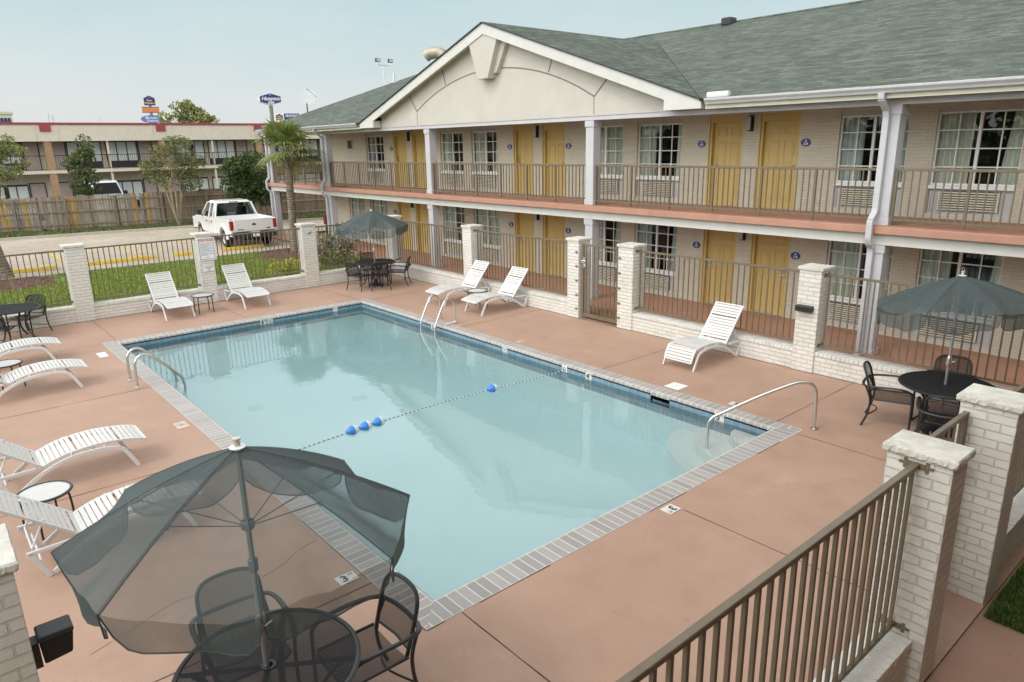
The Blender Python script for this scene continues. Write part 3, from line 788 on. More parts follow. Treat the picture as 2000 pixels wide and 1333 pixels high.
def curtain(b, x0, x1, z0, z1, y, m=0, amp=.028, wl=.11, flare=0):
    n = max(4, int((x1-x0)/.014)); ph = R.uniform(0, 6)
    pr = None
    for i in range(n+1):
        t = i/n; x = x0 + (x1-x0)*t
        yy = y + amp*math.sin(ph + x*2*math.pi/wl) + amp*.4*math.sin(ph*2 + x*2*math.pi/wl*.37)
        xb = x + flare*(t if flare > 0 else 1-t)
        cur = ((x, yy, z1), (xb, yy, z0))
        if pr: b.add([pr[1], cur[1], cur[0], pr[0]], [[0,1,2,3]], m)
        pr = cur

def window(par, x0, x1, zf0, full, seed):
    zl, zh = zf0 + .655, zf0 + 2.03
    y = FY + .10
    b = MB(); xm = (x0+x1)/2
    fw = .035
    b.box(x0, x0+fw, y-.03, y+.03, zl, zh); b.box(x1-fw, x1, y-.03, y+.03, zl, zh); b.box(x0+fw, x1-fw, y-.03, y+.03, zh-fw, zh); b.box(x0+fw, x1-fw, y-.03, y+.03, zl, zl+fw)
    b.box(xm-.028, xm+.028, y-.035, y+.02, zl+fw, zh-fw)
    for k in (0, 1):
        a, c = (x0+fw, xm-.028) if k == 0 else (xm+.028, x1-fw); mid = (a+c)/2
        b.box(mid-.0115, mid+.0115, y-.014, y+.008, zl+fw, zh-fw)
        for q in (1, 2, 3):
            z = zl + (zh-zl)*q/4
            b.box(a, mid-.0115, y-.013, y+.007, z-.0115, z+.0115); b.box(mid+.0115, c, y-.013, y+.007, z-.0115, z+.0115)
    w = b.build('window', M['window_white'], par); w.location = -Vector(par.location); w['_w'] = 1
    b = MB(); b.poly([(x0+fw,y+.012,zl+fw),(x1-fw,y+.012,zl+fw),(x1-fw,y+.012,zh-fw),(x0+fw,y+.012,zh-fw)]); b.build('pane', M['glass'], w)
    b = MB(); b.box(x0-.0, x1+.0, FY-.02, y-.03, zl-.07, zl-.002); b.build('sill', M['window_white'], w)
    b = MB(); b.box(x0, x1, FY+.03, y+.03, zh+.002, zf0+2.13); b.build('head_panel', M['grey_trim'], w)
    b = MB(); r = random.Random(seed)
    if full: curtain(b, x0+.02, x1-.02, zl-.05, zh+.05, y+.075)
    else:
        f = r.uniform(.3, .52)
        curtain(b, x0+.02, x0+.02+(x1-x0)*f, zl-.05, zh+.05, y+.075)
        g = r.uniform(.08, .2); curtain(b, x1-.02-(x1-x0)*g, x1-.02, zl-.05, zh+.05, y+.085, flare=-.15*r.random())
    b.build('curtain', M['curtain'] if r.random() < .8 else M['sheer'], w)

def aircon(par, x0, x1, zf0):
    zl, zh = zf0+.10, zf0+.58; y = FY+.10
    b = MB(); b.box(x0, x1, y-.02, y+.03, zl-.0, zh)
    b.box(x0+.02, x0+.05, y-.045, y-.02, zl, zh); b.box(x1-.05, x1-.02, y-.045, y-.02, zl, zh); b.box(x0+.05, x1-.05, y-.045, y-.02, zl, zl+.03)
    a = b.build('air_conditioner', M['column_paint'], par); a.location = -Vector(par.location)
    cx = (x0+x1)/2 - .02; hw = .52; b = MB()
    b.box(cx-hw, cx+hw, y-.05, y-.021, zl+.07, zh-.04, 1)
    b.box(cx-hw, cx-hw+.025, y-.10, y-.05, zl+.07, zh-.04); b.box(cx+hw-.025, cx+hw, y-.10, y-.05, zl+.07, zh-.04)
    n = 8; H = zh-.04-zl-.07
    for i in range(n):
        z = zl+.07+H*(i+.5)/n
        b.hexa([(cx-hw+.025,y-.1,z-.012),(cx+hw-.025,y-.1,z-.012),(cx+hw-.025,y-.085,z-.006),(cx-hw+.025,y-.085,z-.006)], [(cx-hw+.025,y-.1,z+.011),(cx+hw-.025,y-.1,z+.011),(cx+hw-.025,y-.085,z+.015),(cx-hw+.025,y-.085,z+.015)])
    b.build('grille', [M['cream_paint'], M['black']], a)
    b = MB(); b.bar((x1-.12,y-.03,zl-.02),(x1-.12,y-.03,zl-.1), .03, .03); b.build('drain_spout', M['grey_trim'], a)

def door(par, x0, x1, zf0, hand):
    """mustard six panel door in its frame; hand +1 = handle on the right"""
    y = FY + .11; z1 = zf0 + 2.03
    a, c = x0+.06, x1-.045
    b = MB(); b.box(a, c, y, y+.045, zf0+.012, z1-.04)
    wd = c-a
    cols = [(a+wd*.13, a+wd*.44), (a+wd*.56, a+wd*.87)]
    rows = [(.22,.78),(.92,1.55),(1.68,1.88)]
    for (p, q) in cols:
        for (r0, r1) in rows:
            r0 += zf0; r1 += zf0
            for (u0,u1,v0,v1) in ((p,q,r0,r0+.022),(p,q,r1-.022,r1),(p,p+.022,r0+.022,r1-.022),(q-.022,q,r0+.022,r1-.022)):
                b.box(u0,u1,y-.011,y-.0005,v0,v1)
            b.box(p+.05,q-.05,y-.008,y-.0005,r0+.05,r1-.05)
    d = b.build('door', M['door_paint'], par, bevel=.004, seg=1); d.location = -Vector(par.location)
    b = MB(); f = .06
    b.box(x0, a, FY+.012, y+.03, zf0, z1+.0); b.box(c, x1, FY+.012, y+.03, zf0, z1+.0); b.box(a, c, FY+.012, y+.03, z1-.04, z1+.0)
    b.box(x0, x1, FY+.004, FY+.09, z1+.0, z1+.13)
    b.box(x0-.03, x0+.0, FY-.018, FY+.006, zf0, z1+.13)
    b.build('door_frame', M['door_paint'], d)
    b = MB(); b.box(a, c, FY+.02, y+.05, zf0+.0005, zf0+.012); b.build('threshold', M['grey_trim'], d)
    hx = c-.08 if hand > 0 else a+.08; s = -1 if hand > 0 else 1
    b = MB(); b.box(hx-.035, hx+.035, y-.022, y-.0005, zf0+.93, zf0+1.2); b.tube([(hx,y-.02,zf0+.99),(hx,y-.06,zf0+.99),(hx+s*.11,y-.065,zf0+.985)], .011, 8)
    b.build('door_handle', M['brass'] if zf0 > 1 else M['steel'], d)
    b = MB(); b.lathe([(0,0),(.012,0),(.012,.006),(0,.006)], ((a+c)/2, y-.001, zf0+1.5), 8, ax=Matrix.Rotation(rad(90),3,'X')); b.build('peephole', M['brass'], d)

def room_sign(par, x, z, num):
    b = MB(); n = 28; y = FY-.006
    pts = [(x+.115*math.cos(2*math.pi*i/n), z+.085*math.sin(2*math.pi*i/n)) for i in range(n)]
    b.prism(pts, lambda u, w, d: (u, d, w), FY-.004, FY-.016)
    s = b.build('room_sign', M['oval_blue'], par, recalc=True); s.location = -Vector(par.location)
    t = textmesh(num, .075, M['sign_white'], 'room_number', s, extrude=.001, bold=.002); t.rotation_euler = (rad(90),0,0); t.location = (x, FY-.0175, z-.028)
    b = MB(); b.poly([(x-.022,FY-.0175,z+.02),(x+.022,FY-.0175,z+.02),(x+.012,FY-.0175,z+.06),(x-.012,FY-.0175,z+.06)]); b.build('emblem', M['sign_white'], s)

def wall_lamp(par, x, zt):
    b = MB(); y = FY
    b.box(x-.06, x+.06, y-.03, y, zt-.36, zt); b.box(x-.05, x+.05, y-.11, y-.03, zt-.34, zt-.02)
    l = b.build('wall_lamp', M['dark_grey'], par); l.location = -Vector(par.location)
    b = MB(); b.box(x-.055, x+.045, y-.135, y-.111, zt-.33, zt-.03); b.build('lamp_shade', M['grey_trim'], l, bevel=.008)

for zf0, ztop, name in ((2.55, 4.78, 'upper'), (0.012, 2.24, 'lower')):
    ops = openings(zf0); holes = []
    for o in ops:
        if o[0] == 'win': holes.append((o[1], o[2], zf0+.10, zf0+2.13))
        else: holes.append((o[1], o[2], zf0, zf0+2.16))
    b = MB(); wall_with_holes(b, XL, XR, zf0-.02, ztop, FY, holes, .16)
    b.poly([(XL,FY,zf0-.02),(XL,FY,ztop),(XL,31,ztop),(XL,31,zf0-.02)]); b.poly([(XR,FY,ztop),(XR,FY,zf0-.02),(XR,31,zf0-.02),(XR,31,ztop)])
    b.poly([(XL,31,zf0-.02),(XL,31,ztop),(XR,31,ztop),(XR,31,zf0-.02)])
    b.build('brick_wall', M['tan_brick'], bld)
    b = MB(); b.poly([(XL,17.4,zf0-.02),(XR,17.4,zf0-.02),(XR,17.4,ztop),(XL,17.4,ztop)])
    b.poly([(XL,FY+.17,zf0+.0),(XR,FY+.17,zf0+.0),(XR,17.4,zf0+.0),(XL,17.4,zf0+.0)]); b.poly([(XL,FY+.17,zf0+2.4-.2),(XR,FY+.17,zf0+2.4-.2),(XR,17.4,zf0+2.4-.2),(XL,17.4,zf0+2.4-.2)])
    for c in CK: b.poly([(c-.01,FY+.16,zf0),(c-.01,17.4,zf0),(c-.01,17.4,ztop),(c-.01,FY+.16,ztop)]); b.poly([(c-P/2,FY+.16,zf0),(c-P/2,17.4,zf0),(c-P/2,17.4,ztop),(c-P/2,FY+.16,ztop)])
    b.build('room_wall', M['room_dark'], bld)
    base = 200 if zf0 > 1 else 100; num = 24
    for o in ops:
        if o[0] == 'win':
            window(bld, o[1], o[2], zf0, full=((o[3] == 2 and o[4] == 'l' and zf0 > 1) or (zf0 < 1 and (o[3], o[4]) in ((4,'r'),(4,'l'),(3,'r')))), seed=o[3]*7+(o[4] == 'l')*3+int(zf0)*2)
            aircon(bld, o[1], o[2], zf0)
        else:
            door(bld, o[1], o[2], zf0, 1 if o[4] == 'r' else -1)
            num += 1
            room_sign(bld, (o[1]-.22) if o[4] == 'l' else (o[2]+.16), zf0+1.5, str(base+num+ (0 if o[4] == 'l' else 0)))
            if o[4] == 'l': wall_lamp(bld, o[2]+.2, zf0+2.13 if zf0 > 1 else zf0+2.1)
# square louvred vent on the far left of the upper wall, horn by the far column
b = MB(); b.box(-29.42,-28.9,FY-.03,FY-.001,4.02,4.48); v = b.build('wall_vent', M['tan_brick'], bld)
b = MB(); b.box(-29.34,-28.98,FY-.035,FY-.031,4.08,4.42)
for i in range(6): b.box(-29.34,-28.98,FY-.05,FY-.036,4.1+i*.055,4.125+i*.055)
b.build('louvre', M['dark_grey'], v)
b = MB(); b.box(-14.62+0.1,-14.50+.1,FY-.05,FY-.001,4.42,4.62); b.box(-14.60+.1,-14.50+.1,FY-.1,FY-.05,4.5,4.62)
b.build('fire_alarm_horn', basic('red alarm', (.25,.06,.05), .4, var=0), bld)
# corner pilaster at the open end passage
b = MB(); b.box(-31.75,-31.41,FY-.02,FY+.4,0.02,4.75); b.build('corner_pilaster', M['tan_brick'], bld)

# balcony slab, beam, ceilings
b = MB(); b.box(-34.1, XR, 13.6, FY-.001, 2.405, 2.55, 0); b.box(-34.1, XL-.36, FY, 31.2, 2.405, 2.55)
b.build('balcony_slab', [M['slab_pink']], bld, bevel=.012)
b = MB(); b.box(-34.05, XR, 13.64, FY-.005, 2.552, 2.556, 0); b.build('balcony_floor', M['floor_pink'], bld)
b = MB(); b.box(-34.05, XR, 13.72, 13.95, 2.195, 2.403); b.box(-34.05, -33.85, 13.951, 31, 2.195, 2.403); b.build('balcony_beam', M['white_paint'], bld)
b = MB(); b.poly([(-34,13.95,2.22),(XR,13.95,2.22),(XR,FY,2.22),(-34,FY,2.22)]); b.poly([(-34.0,13.95,4.74),(XR,13.95,4.74),(XR,FY,4.74),(-34.0,FY,4.74)])
b.build('ceiling', M['grey_trim'], bld)
b = MB(); b.box(-34.05, XR, 13.72, 13.95, 4.685, 4.79); b.build('eave_beam', M['column_paint'], bld)
for x0, x1 in ((-34.1, -24.4), (-9.3, XR)):
    b = MB(); b.box(x0, x1, 13.44, 13.5, 4.785, 4.98); b.build('fascia', M['cream_paint'], bld)
def gutter(x0, x1):
    pr = [(13.44,4.995),(13.32,4.995),(13.30,4.985),(13.30,4.955),(13.335,4.91),(13.35,4.872),(13.44,4.872)]
    b = MB(); n = len(pr)
    for i in range(n-1):
        (y0,z0),(y1,z1) = pr[i], pr[i+1]; b.poly([(x0,y0,z0),(x0,y1,z1),(x1,y1,z1),(x1,y0,z0)])
    for x in (x0, x1): b.poly([(x,y,z) for y, z in pr])
    return b.build('gutter', M['grey_trim'], bld)
gutter(-34.15, -24.42); gutter(-9.25, XR)
b = MB(); b.tube([(-9.2,13.38,5.05),(-8.72,13.42,5.05)], .07, 10); b.build('gutter_guard', M['sign_white'], bld)
# columns
def column(x, z0, z1):
    b = MB(); h = .135; y = 13.89
    b.box(x-h, x+h, y-h, y+h, z0+.14, z1-.16)
    b.box(x-h-.02, x+h+.02, y-h-.02, y+h+.02, z0, z0+.14); b.box(x-h-.022, x+h+.022, y-h-.022, y+h+.022, z1-.16, z1)
    b.build('column', M['column_paint'], bld, bevel=.006)
COLX = [1.92, -5.56, -12.97, -20.42, -28.0, -33.95]
for x in COLX: column(x, 2.556, 4.684); column(x, 0.013, 2.194)
# downspouts
def downspout(x, w=.1):
    pts = [(x,13.37,4.87),(x,13.38,4.78),(x,13.5,4.69),(x,13.64,4.60),(x,13.68,4.48),(x,13.68,2.86),(x,13.66,2.78),(x,13.53,2.66),(x,13.52,2.6),(x,13.52,2.32),(x,13.55,2.24),(x,13.66,2.14),(x,13.68,2.06),(x,13.68,.08),(x,13.6,.02)]
    b = MB()
    for p, q in zip(pts, pts[1:]):
        d = (Vector(q)-Vector(p)).normalized()*.006
        b.bar(Vector(p)-d, Vector(q)+d, w, .08, up=(0,1,.001))
    b.build('downspout', M['column_paint'], bld, bevel=.01)
downspout(-5.63, .11); downspout(-28.1, .1); downspout(-34.02, .1)

# balcony railings between columns
def railing(x0, x1, name='balcony_railing'):
    y = 13.84; zt, zb = 3.585, 2.66
    b = MB(); b.box(x0, x1, y-.026, y+.026, zt-.05, zt); r = b.build(name, M['brown_metal'], bld, bevel=.006)
    b = MB(); b.box(x0, x1, y-.016, y+.016, zb-.016, zb+.016)
    b.build('bottom_rail', M['brown_metal'], r)
    npan = max(1, round((x1-x0)/1.16)); pw = (x1-x0)/npan
    for i in range(npan+1):
        x = x0 + .02 + (x1-x0-.04)*i/npan
        b = MB(); b.box(x-.024, x+.024, y-.022, y+.022, 2.6, zt-.051); b.box(x-.012, x+.012, y-.012, y+.012, 2.556, 2.6); b.build('post', M['brown_metal'], r)
    b = MB()
    for i in range(npan):
        a = x0 + .02 + (x1-x0-.04)*i/npan; c = x0 + .02 + (x1-x0-.04)*(i+1)/npan; n = round((c-a)/.128)
        for k in range(1, n): xx = a + (c-a)*k/n; b.box(xx-.0105, xx+.0105, y-.0105, y+.0105, zb+.016, zt-.05)
    b.build('bars', M['brown_metal'], r)
xs = [XR] + COLX
for a, c in zip(COLX, COLX[1:]): railing(c+.15, a-.15)
railing(COLX[0]+.15, XR)
# railing and passage rail at the open left end
b = MB(); x = -33.95
b.box(x-.026, x+.026, 14.1, 31, 3.535, 3.585); b.box(x-.016, x+.016, 14.1, 31, 2.644, 2.676)
yy = 14.2
while yy < 31: b.box(x-.0085, x+.0085, yy-.0085, yy+.0085, 2.676, 3.535); yy += .13
b.build('balcony_railing', M['brown_metal'], bld)

# roof
s_ = .314; EY, EZ = 13.31, 5.0; RY = 23.3
def zr(y): return EZ + s_*(y-13.35)
RZ = zr(RY); RB = 2*RY-EY
k = math.hypot(1, s_)
GX, GZ, GE = -16.8, 7.478, (-24.24, -9.36)
XE0, XE1 = -34.25, XR+.4
b = MB()
def slope_uv(pts): return [(x, (y-EY)*k) for x, y, z in pts]
VY = 21.25
pts = [(XE0,EY,zr(EY)),(GE[0],EY,zr(EY)),(GX,VY,zr(VY)),(GE[1],EY,zr(EY)),(XE1,EY,zr(EY)),(XE1,RY,RZ),(XE0,RY,RZ)]
left = [pts[0], pts[1], pts[2], (GX,RY,RZ), pts[6]]; right = [pts[2], pts[3], pts[4], pts[5], (GX,RY,RZ)]
b.poly(left, 0, slope_uv(left)); b.poly(right, 0, slope_uv(right))
back = [(XE0,RY,RZ),(XE1,RY,RZ),(XE1,RB,zr(EY)),(XE0,RB,zr(EY))]; b.poly(back, 0, [(x, (RB-y)*k) for x, y, z in back])
kg = math.hypot(1, (GZ-EZ)/7.44); GY = 13.33
for sx_, ge in ((1, GE[1]), (-1, GE[0])):
    q = [(ge,GY,EZ),(GX,GY,GZ),(GX,VY,GZ),(ge,13.35,EZ)]
    if sx_ < 0: q = q[::-1]
    b.poly(q, 0, [(y, abs(x-ge)*kg) for x, y, z in q])
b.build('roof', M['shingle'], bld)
# under-roof sheet and drip edge so the roof has thickness
b = MB(); t = .035
for q in (left, right): b.poly([(x,y,z-t) for x, y, z in q][::-1])
for x0, x1 in ((XE0, GE[0]-.1), (GE[1]+.1, XE1)): b.poly([(x0,EY,zr(EY)-t),(x1,EY,zr(EY)-t),(x1,EY,zr(EY)),(x0,EY,zr(EY))])
for x in (XE0, XE1): b.poly([(x,EY,zr(EY)-t),(x,RY,RZ-t),(x,RY,RZ),(x,EY,zr(EY))])
for ge in GE: b.poly([(ge,GY,EZ-t),(GX,GY,GZ-t),(GX,GY,GZ),(ge,GY,EZ)])
b.build('drip_edge', M['dark_grey'], bld)
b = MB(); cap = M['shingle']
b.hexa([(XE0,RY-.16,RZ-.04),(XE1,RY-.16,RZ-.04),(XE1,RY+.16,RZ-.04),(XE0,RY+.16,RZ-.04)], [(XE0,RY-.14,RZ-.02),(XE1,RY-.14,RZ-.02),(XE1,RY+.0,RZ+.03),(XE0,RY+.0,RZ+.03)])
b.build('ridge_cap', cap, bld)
b = MB(); b.bar((GE[1]+.0,13.35,EZ+.012),(GX,VY,GZ+.012), .03, .012); b.bar((GE[0]-.0,13.35,EZ+.012),(GX,VY,GZ+.012), .03, .012); b.build('valley_flashing', M['dark_grey'], bld)
# gable end board along the left roof edge
b = MB(); b.hexa([(XE0+.0,EY+.1,zr(EY)-.25),(XE0+.05,EY+.1,zr(EY)-.25),(XE0+.05,RY,RZ-.22),(XE0,RY,RZ-.22)],[(XE0,EY+.1,zr(EY)-.0),(XE0+.05,EY+.1,zr(EY)-.0),(XE0+.05,RY,RZ-.037),(XE0,RY,RZ-.037)]); b.build('rake_board', M['white_paint'], bld)
b = MB(); b.poly([(XL,FY,4.74),(XL,31.4,4.74),(XL,RY,RZ-.3)]); b.build('end_gable', M['stucco'], bld)
# pediment: stucco face, mouldings, rake boards with boxed returns
SY = 13.70; KS = 13.70/13.40; zg = lambda x: GZ - abs(x-GX)/7.44*(GZ-EZ)
g_ = thing  # keep flake quiet
b = MB()
face = [(-23.2,4.79),(-10.4,4.79)] + [(-10.4,zg(-10.4)-.05),(GX,zg(GX)-.05),(-23.2,zg(-23.2)-.05)]
b.prism(face, lambda u, w, d: (u, d, w), SY, SY+.25)
ped = b.build('pediment', M['stucco'], bld, recalc=True)
b = MB()
def groove(p, q, w=.035):
    p = (p[0]*KS, 4.13+(p[1]-4.13)*KS); q = (q[0]*KS, 4.13+(q[1]-4.13)*KS)
    b.bar((p[0],SY-.003,p[1]), (q[0],SY-.003,q[1]), .012, w, up=(0,1,0.001)) if False else b.hexa(*groove_hex(p, q, w))
def groove_hex(p, q, w):
    d = Vector((q[0]-p[0], q[1]-p[1])).normalized(); n = Vector((-d.y, d.x))*w/2
    a = [(p[0]-n.x,p[1]-n.y),(q[0]-n.x,q[1]-n.y),(q[0]+n.x,q[1]+n.y),(p[0]+n.x,p[1]+n.y)]
    return [(x,SY-.001,z) for x, z in a], [(x,SY-.006,z) for x, z in a]
AX, AR0 = -16.45, None
# arch through (-20.4,5.23), apex (-16.45,6.2), (-12.5,5.22)
hw, rise = 3.95, .97; Rr = (hw*hw+rise*rise)/(2*rise); cz = 6.2-Rr
amax = math.asin(hw/Rr); n = 40; prev = None
for i in range(n+1):
    a = -amax + 2*amax*i/n; cur = (AX+Rr*math.sin(a), cz+Rr*math.cos(a))
    if prev: groove(prev, cur, .035)
    prev = cur
for (p, q) in (((-18.94,zg(-18.94)-.2),(-18.72,5.94)),((-20.94,zg(-20.94)-.2),(-20.4,5.23)),((-13.95,zg(-13.95)-.2),(-14.12,5.92)),((-12.0,zg(-12.0)-.2),(-12.5,5.22)),((-20.4,5.23),(-20.4,4.81)),((-12.5,5.22),(-12.5,4.81))): groove(p, q, .04 if p[1] > 5.3 else .02)
b.build('moulding_groove', M['groove'], ped)
b = MB()
ky = lambda pts, d0, d1: b.prism([(u*KS, 4.13+(w-4.13)*KS) for u, w in pts], lambda u, w, d: (u, d, w), d0, d1)
ky([(-17.2,zg(-17.2)-.22),(-16.75,5.93),(-16.3,5.93),(-15.85,zg(-15.85)-.22),(-16.5,zg(-16.5)-.2)][0:5], SY-.0, SY-.30)
ky([(-15.84,zg(-15.84)-.22),(-16.29,6.06),(-16.1,6.06),(-15.62,zg(-15.62)-.22)], SY-.0, SY-.14)
ky([(-17.43,zg(-17.43)-.22),(-16.95,6.06),(-16.76,6.06),(-17.21,zg(-17.21)-.22)], SY-.0, SY-.14)
b.build('keystone', M['stucco'], ped, recalc=True, bevel=.01)
b = MB(); hB = .27
for ge, bx, sg in ((GE[1], -10.35, 1), (GE[0], -23.25, -1)):
    q = [(ge,EZ-.03),(GX,GZ-.03),(GX,GZ-.03-hB-.02),(bx,zg(bx)-.03-hB),(bx,4.80),(ge,4.80)]
    b.prism(q, lambda u, w, d: (u, d, w), 13.37, 13.43)
    b.prism([(bx,zg(bx)-.03-hB),(bx,4.80),(ge,4.80),(ge,EZ-.03)] , lambda u, w, d: (u, d, w), 13.43, 13.72)
b.build('rake_board', M['white_paint'], ped, recalc=True)
b = MB()
for ge, bx in ((GE[1], -10.4), (GE[0], -23.2)):
    b.poly([(bx,13.42,zg(bx)-.2),(GX,13.42,GZ-.2),(GX,SY,GZ-.2),(bx,SY,zg(bx)-.2)])
b.build('pediment_soffit', M['cream_paint'], ped)
# things on the roof belong to the building
b = MB(); b.tube([(-28.7,20.5,7.0),(-28.7,20.5,8.02)], .24, 16); b.tube(spline([(-28.7,20.5,7.98),(-28.72,20.48,8.18),(-28.95,20.3,8.33),(-29.25,20.05,8.28),(-29.4,19.93,8.16)], 5), [.27]*21, 16, caps=False)
b.build('roof_ventilator', basic('weathered tin', (.42,.37,.3), .6, .4, var=.25, vs=4), bld, smooth=True)
b = MB(); b.tube([(-34.0,21.0,7.3),(-34.0,21.0,7.85)], .06, 10); b.lathe([(.2,7.38),(.09,7.5)], (-34.0,21.0,.0), 12); b.build('plumbing_vent', M['steel'], bld)
b = MB(); b.box(-15.3,-14.9,22.75,23.15,7.95,8.22); b.build('ridge_vent', M['dark_grey'], bld, bevel=.05)
t = thing('satellite_dish', 'pale mesh satellite dish on a short mast at the left end of the green roof', 'satellite dish', (-34.1, 16.0, zr(16.0)-.02))
b = MB(); b.tube([(0,0,0),(0,0,.5)], .03, 8); b.build('mast', M['dark_grey'], t)
b = MB(); prof = [(.0,0.),(.2,.015),(.36,.05),(.46,.08)]; ax = Matrix.Rotation(rad(-70),3,'Y') @ Matrix.Rotation(rad(-12),3,'X') if False else (Matrix.Rotation(rad(75),3,'Z') @ Matrix.Rotation(rad(62),3,'X'))
b.lathe(prof, (0,0,.78), 24, ax=ax)
b.build('reflector', meshcloth('perforated dish', (.72,.75,.75), .45), t, smooth=True)
f_ = ax @ Vector((0,0,.62)); b = MB(); b.tube([Vector((0,0,.78))+ax @ Vector((.45,-.1,.08)), Vector((0,0,.78))+f_], .014, 6); b.tube([Vector((0,0,.78))+f_*.95, Vector((0,0,.78))+f_*1.08], .05, 8); b.build('feed_arm', M['steel'], t)
# red box by the open corner
t = thing('call_box', 'small dark red box mounted by the open left corner of the brick wall', 'wall box', (-31.95, 15.45, .55))
b = MB(); b.box(-.16,.16,-.08,.08,0,.48); b.build('housing', basic('dark red enamel', (.17,.03,.03), .45, var=.1), t, bevel=.02)
b = MB(); b.box(-.12,.12,-.1,-.081,.1,.4); b.build('lid', basic('dark red lid', (.2,.04,.035), .4, var=.1), t, bevel=.01)
b = MB(); b.box(-.03,.03,-.03,.03,-.56,0); b.build('post', M['dark_grey'], t)
# ------------------------------------------------------------------ brick pillars, low walls, fence panels
def pillar(x0, x1, y0, y1, label, rough=False, h=1.875):
    t = thing('brick_pillar', label, 'pillar', ((x0+x1)/2, (y0+y1)/2, 0), group='white brick pillars round the pool', world=True)
    b = MB(); b.box(x0, x1, y0, y1, -.15, h); b.build('shaft', M['white_brick'], t, bevel=.004, seg=1)
    e = .03
    if not rough:
        b = MB(); b.box(x0-e, x1+e, y0-e, y1+e, h+.001, h+.062); b.build('cap', M['cap_concrete'], t, bevel=.01)
    else:
        # rough cast cap with a broken lower edge
        b = MB(); n = 26
        per = []
        for (a, c) in (((x0-e,y0-e),(x1+e,y0-e)),((x1+e,y0-e),(x1+e,y1+e)),((x1+e,y1+e),(x0-e,y1+e)),((x0-e,y1+e),(x0-e,y0-e))):
            for i in range(n): per.append((a[0]+(c[0]-a[0])*i/n, a[1]+(c[1]-a[1])*i/n))
        N = len(per); cx, cy = (x0+x1)/2, (y0+y1)/2
        def j(p, k, z, s): return (cx+(p[0]-cx)*k + R.uniform(-s,s), cy+(p[1]-cy)*k + R.uniform(-s,s), z)
        r0 = [j(p, .93, h-.004, .004) for p in per]; r1 = [j(p, 1., h+.012+R.uniform(-.007,.007), .005) for p in per]; r2 = [j(p, 1.0, h+.05+R.uniform(-.003,.003), .003) for p in per]; r3 = [j(p, .965, h+.064, .002) for p in per]
        o = len(b.v)
        b.v += r0+r1+r2+r3
        for a in range(3):
            for i in range(N):
                q = (i+1) % N; b.f.append([a*N+i, a*N+q, (a+1)*N+q, (a+1)*N+i]); b.m.append(0 if a > 0 else 1); b.uv.append(None)
        b.f.append([3*N+i for i in range(N)]); b.m.append(0); b.uv.append(None)
        b.build('cap', [M['cap_concrete'], M['cap_rough']], t)
    return t
fy0, fy1 = 12.02, 12.42
pA = pillar(-20.6, -20.2, 2.79, 3.22, 'white brick pillar between the left black table and the first far lounger')
pB = pillar(-20.6, -20.2, 5.89, 6.30, 'white brick pillar carrying the pool rules sign')
pC = pillar(-20.6, -20.2, 8.94, 9.38, 'white brick pillar with a small rusty bracket, in front of the palm')
pD = pillar(-20.6, -20.2, fy0, fy1, 'white brick corner pillar half hidden by the far umbrella')
pE = pillar(-16.28, -15.88, fy0, fy1, 'white brick pillar behind the left of the two loungers facing the ladder')
pF = pillar(-12.03, -11.65, fy0, fy1, 'white brick pillar on the left side of the walk-in gate', )
pG = pillar(-10.41, -9.98, fy0, fy1, 'white brick pillar on the right side of the walk-in gate')
pH = pillar(-6.13, -5.72, fy0, fy1, 'white brick pillar with a small black light box, right of the lone lounger')
pJ = pillar(-1.87, -1.42, 5.26, 5.56, 'big white brick pillar at the end of the nearest brown railing', rough=True)
pI = pillar(-1.87, -1.43, 6.79, 7.14, 'white brick pillar with stained lower bricks behind the near gate', rough=True)
pK = pillar(-4.97, -4.46, -.22, .08, 'white brick pillar cut off by the lower left corner of the view', rough=True)
pL = pillar(-1.87, -1.43, 12.02, 12.42, 'white brick pillar in the corner behind the right umbrella')
pM_ = None

def wallseg(a, c, axis, label, h=.40, inset=.035, th=.30):
    """low brick wall along x at y=12.02 or along y at x=-20.2 / -1.65"""
    t = thing('low_wall', label, 'wall', (0,0,0), group='low white brick walls under the fence', world=True)
    b = MB()
    if axis == 'x': bx = (a, c, 12.02+inset, 12.02+inset+th)
    elif axis == 'far': bx = (-20.2-inset-th, -20.2-inset, a, c)
    elif axis == 'near': bx = (-1.65-.15, -1.65+.13, a, c)
    else: bx = (a, c, -.07-.15, -.07+.13)
    t.location = ((bx[0]+bx[1])/2, (bx[2]+bx[3])/2, 0)
    b.box(bx[0], bx[1], bx[2], bx[3], -.15, h-.068); b.build('brick_course', M['white_brick'], t)
    b = MB()   # rowlock course on top: bricks laid on edge
    m = MB()
    if axis in ('x', 'k'):
        n = round((c-a)/.078)
        for i in range(n):
            x = a + (c-a)*i/n; b.box(x+.0035, x+(c-a)/n-.0035, bx[2]-.012-R.uniform(0,.004), bx[3]+.01, h-.067, h+R.uniform(-.003,.002))
    else:
        n = round((c-a)/.078)
        for i in range(n):
            y = a + (c-a)*i/n; b.box(bx[0]-.01, bx[1]+.012+R.uniform(0,.004), y+.0035, y+(c-a)/n-.0035, h-.067, h+R.uniform(-.003,.002))
    m.box(bx[0]+.004, bx[1]-.004, bx[2]+.004, bx[3]-.004, h-.067, h-.006)
    b.m = [0]*len(b.m); o = len(b.v); b.v += m.v; b.f += [[o+k for k in f] for f in m.f]; b.m += [0]*len(m.f); b.uv += m.uv
    b.build('rowlock_course', M['rowlock'], t, bevel=.003, seg=1)
M['rowlock'] = basic('painted rowlock bricks', (.68,.66,.61), .75, var=.12, vs=6, bs=.4, bsc=50)

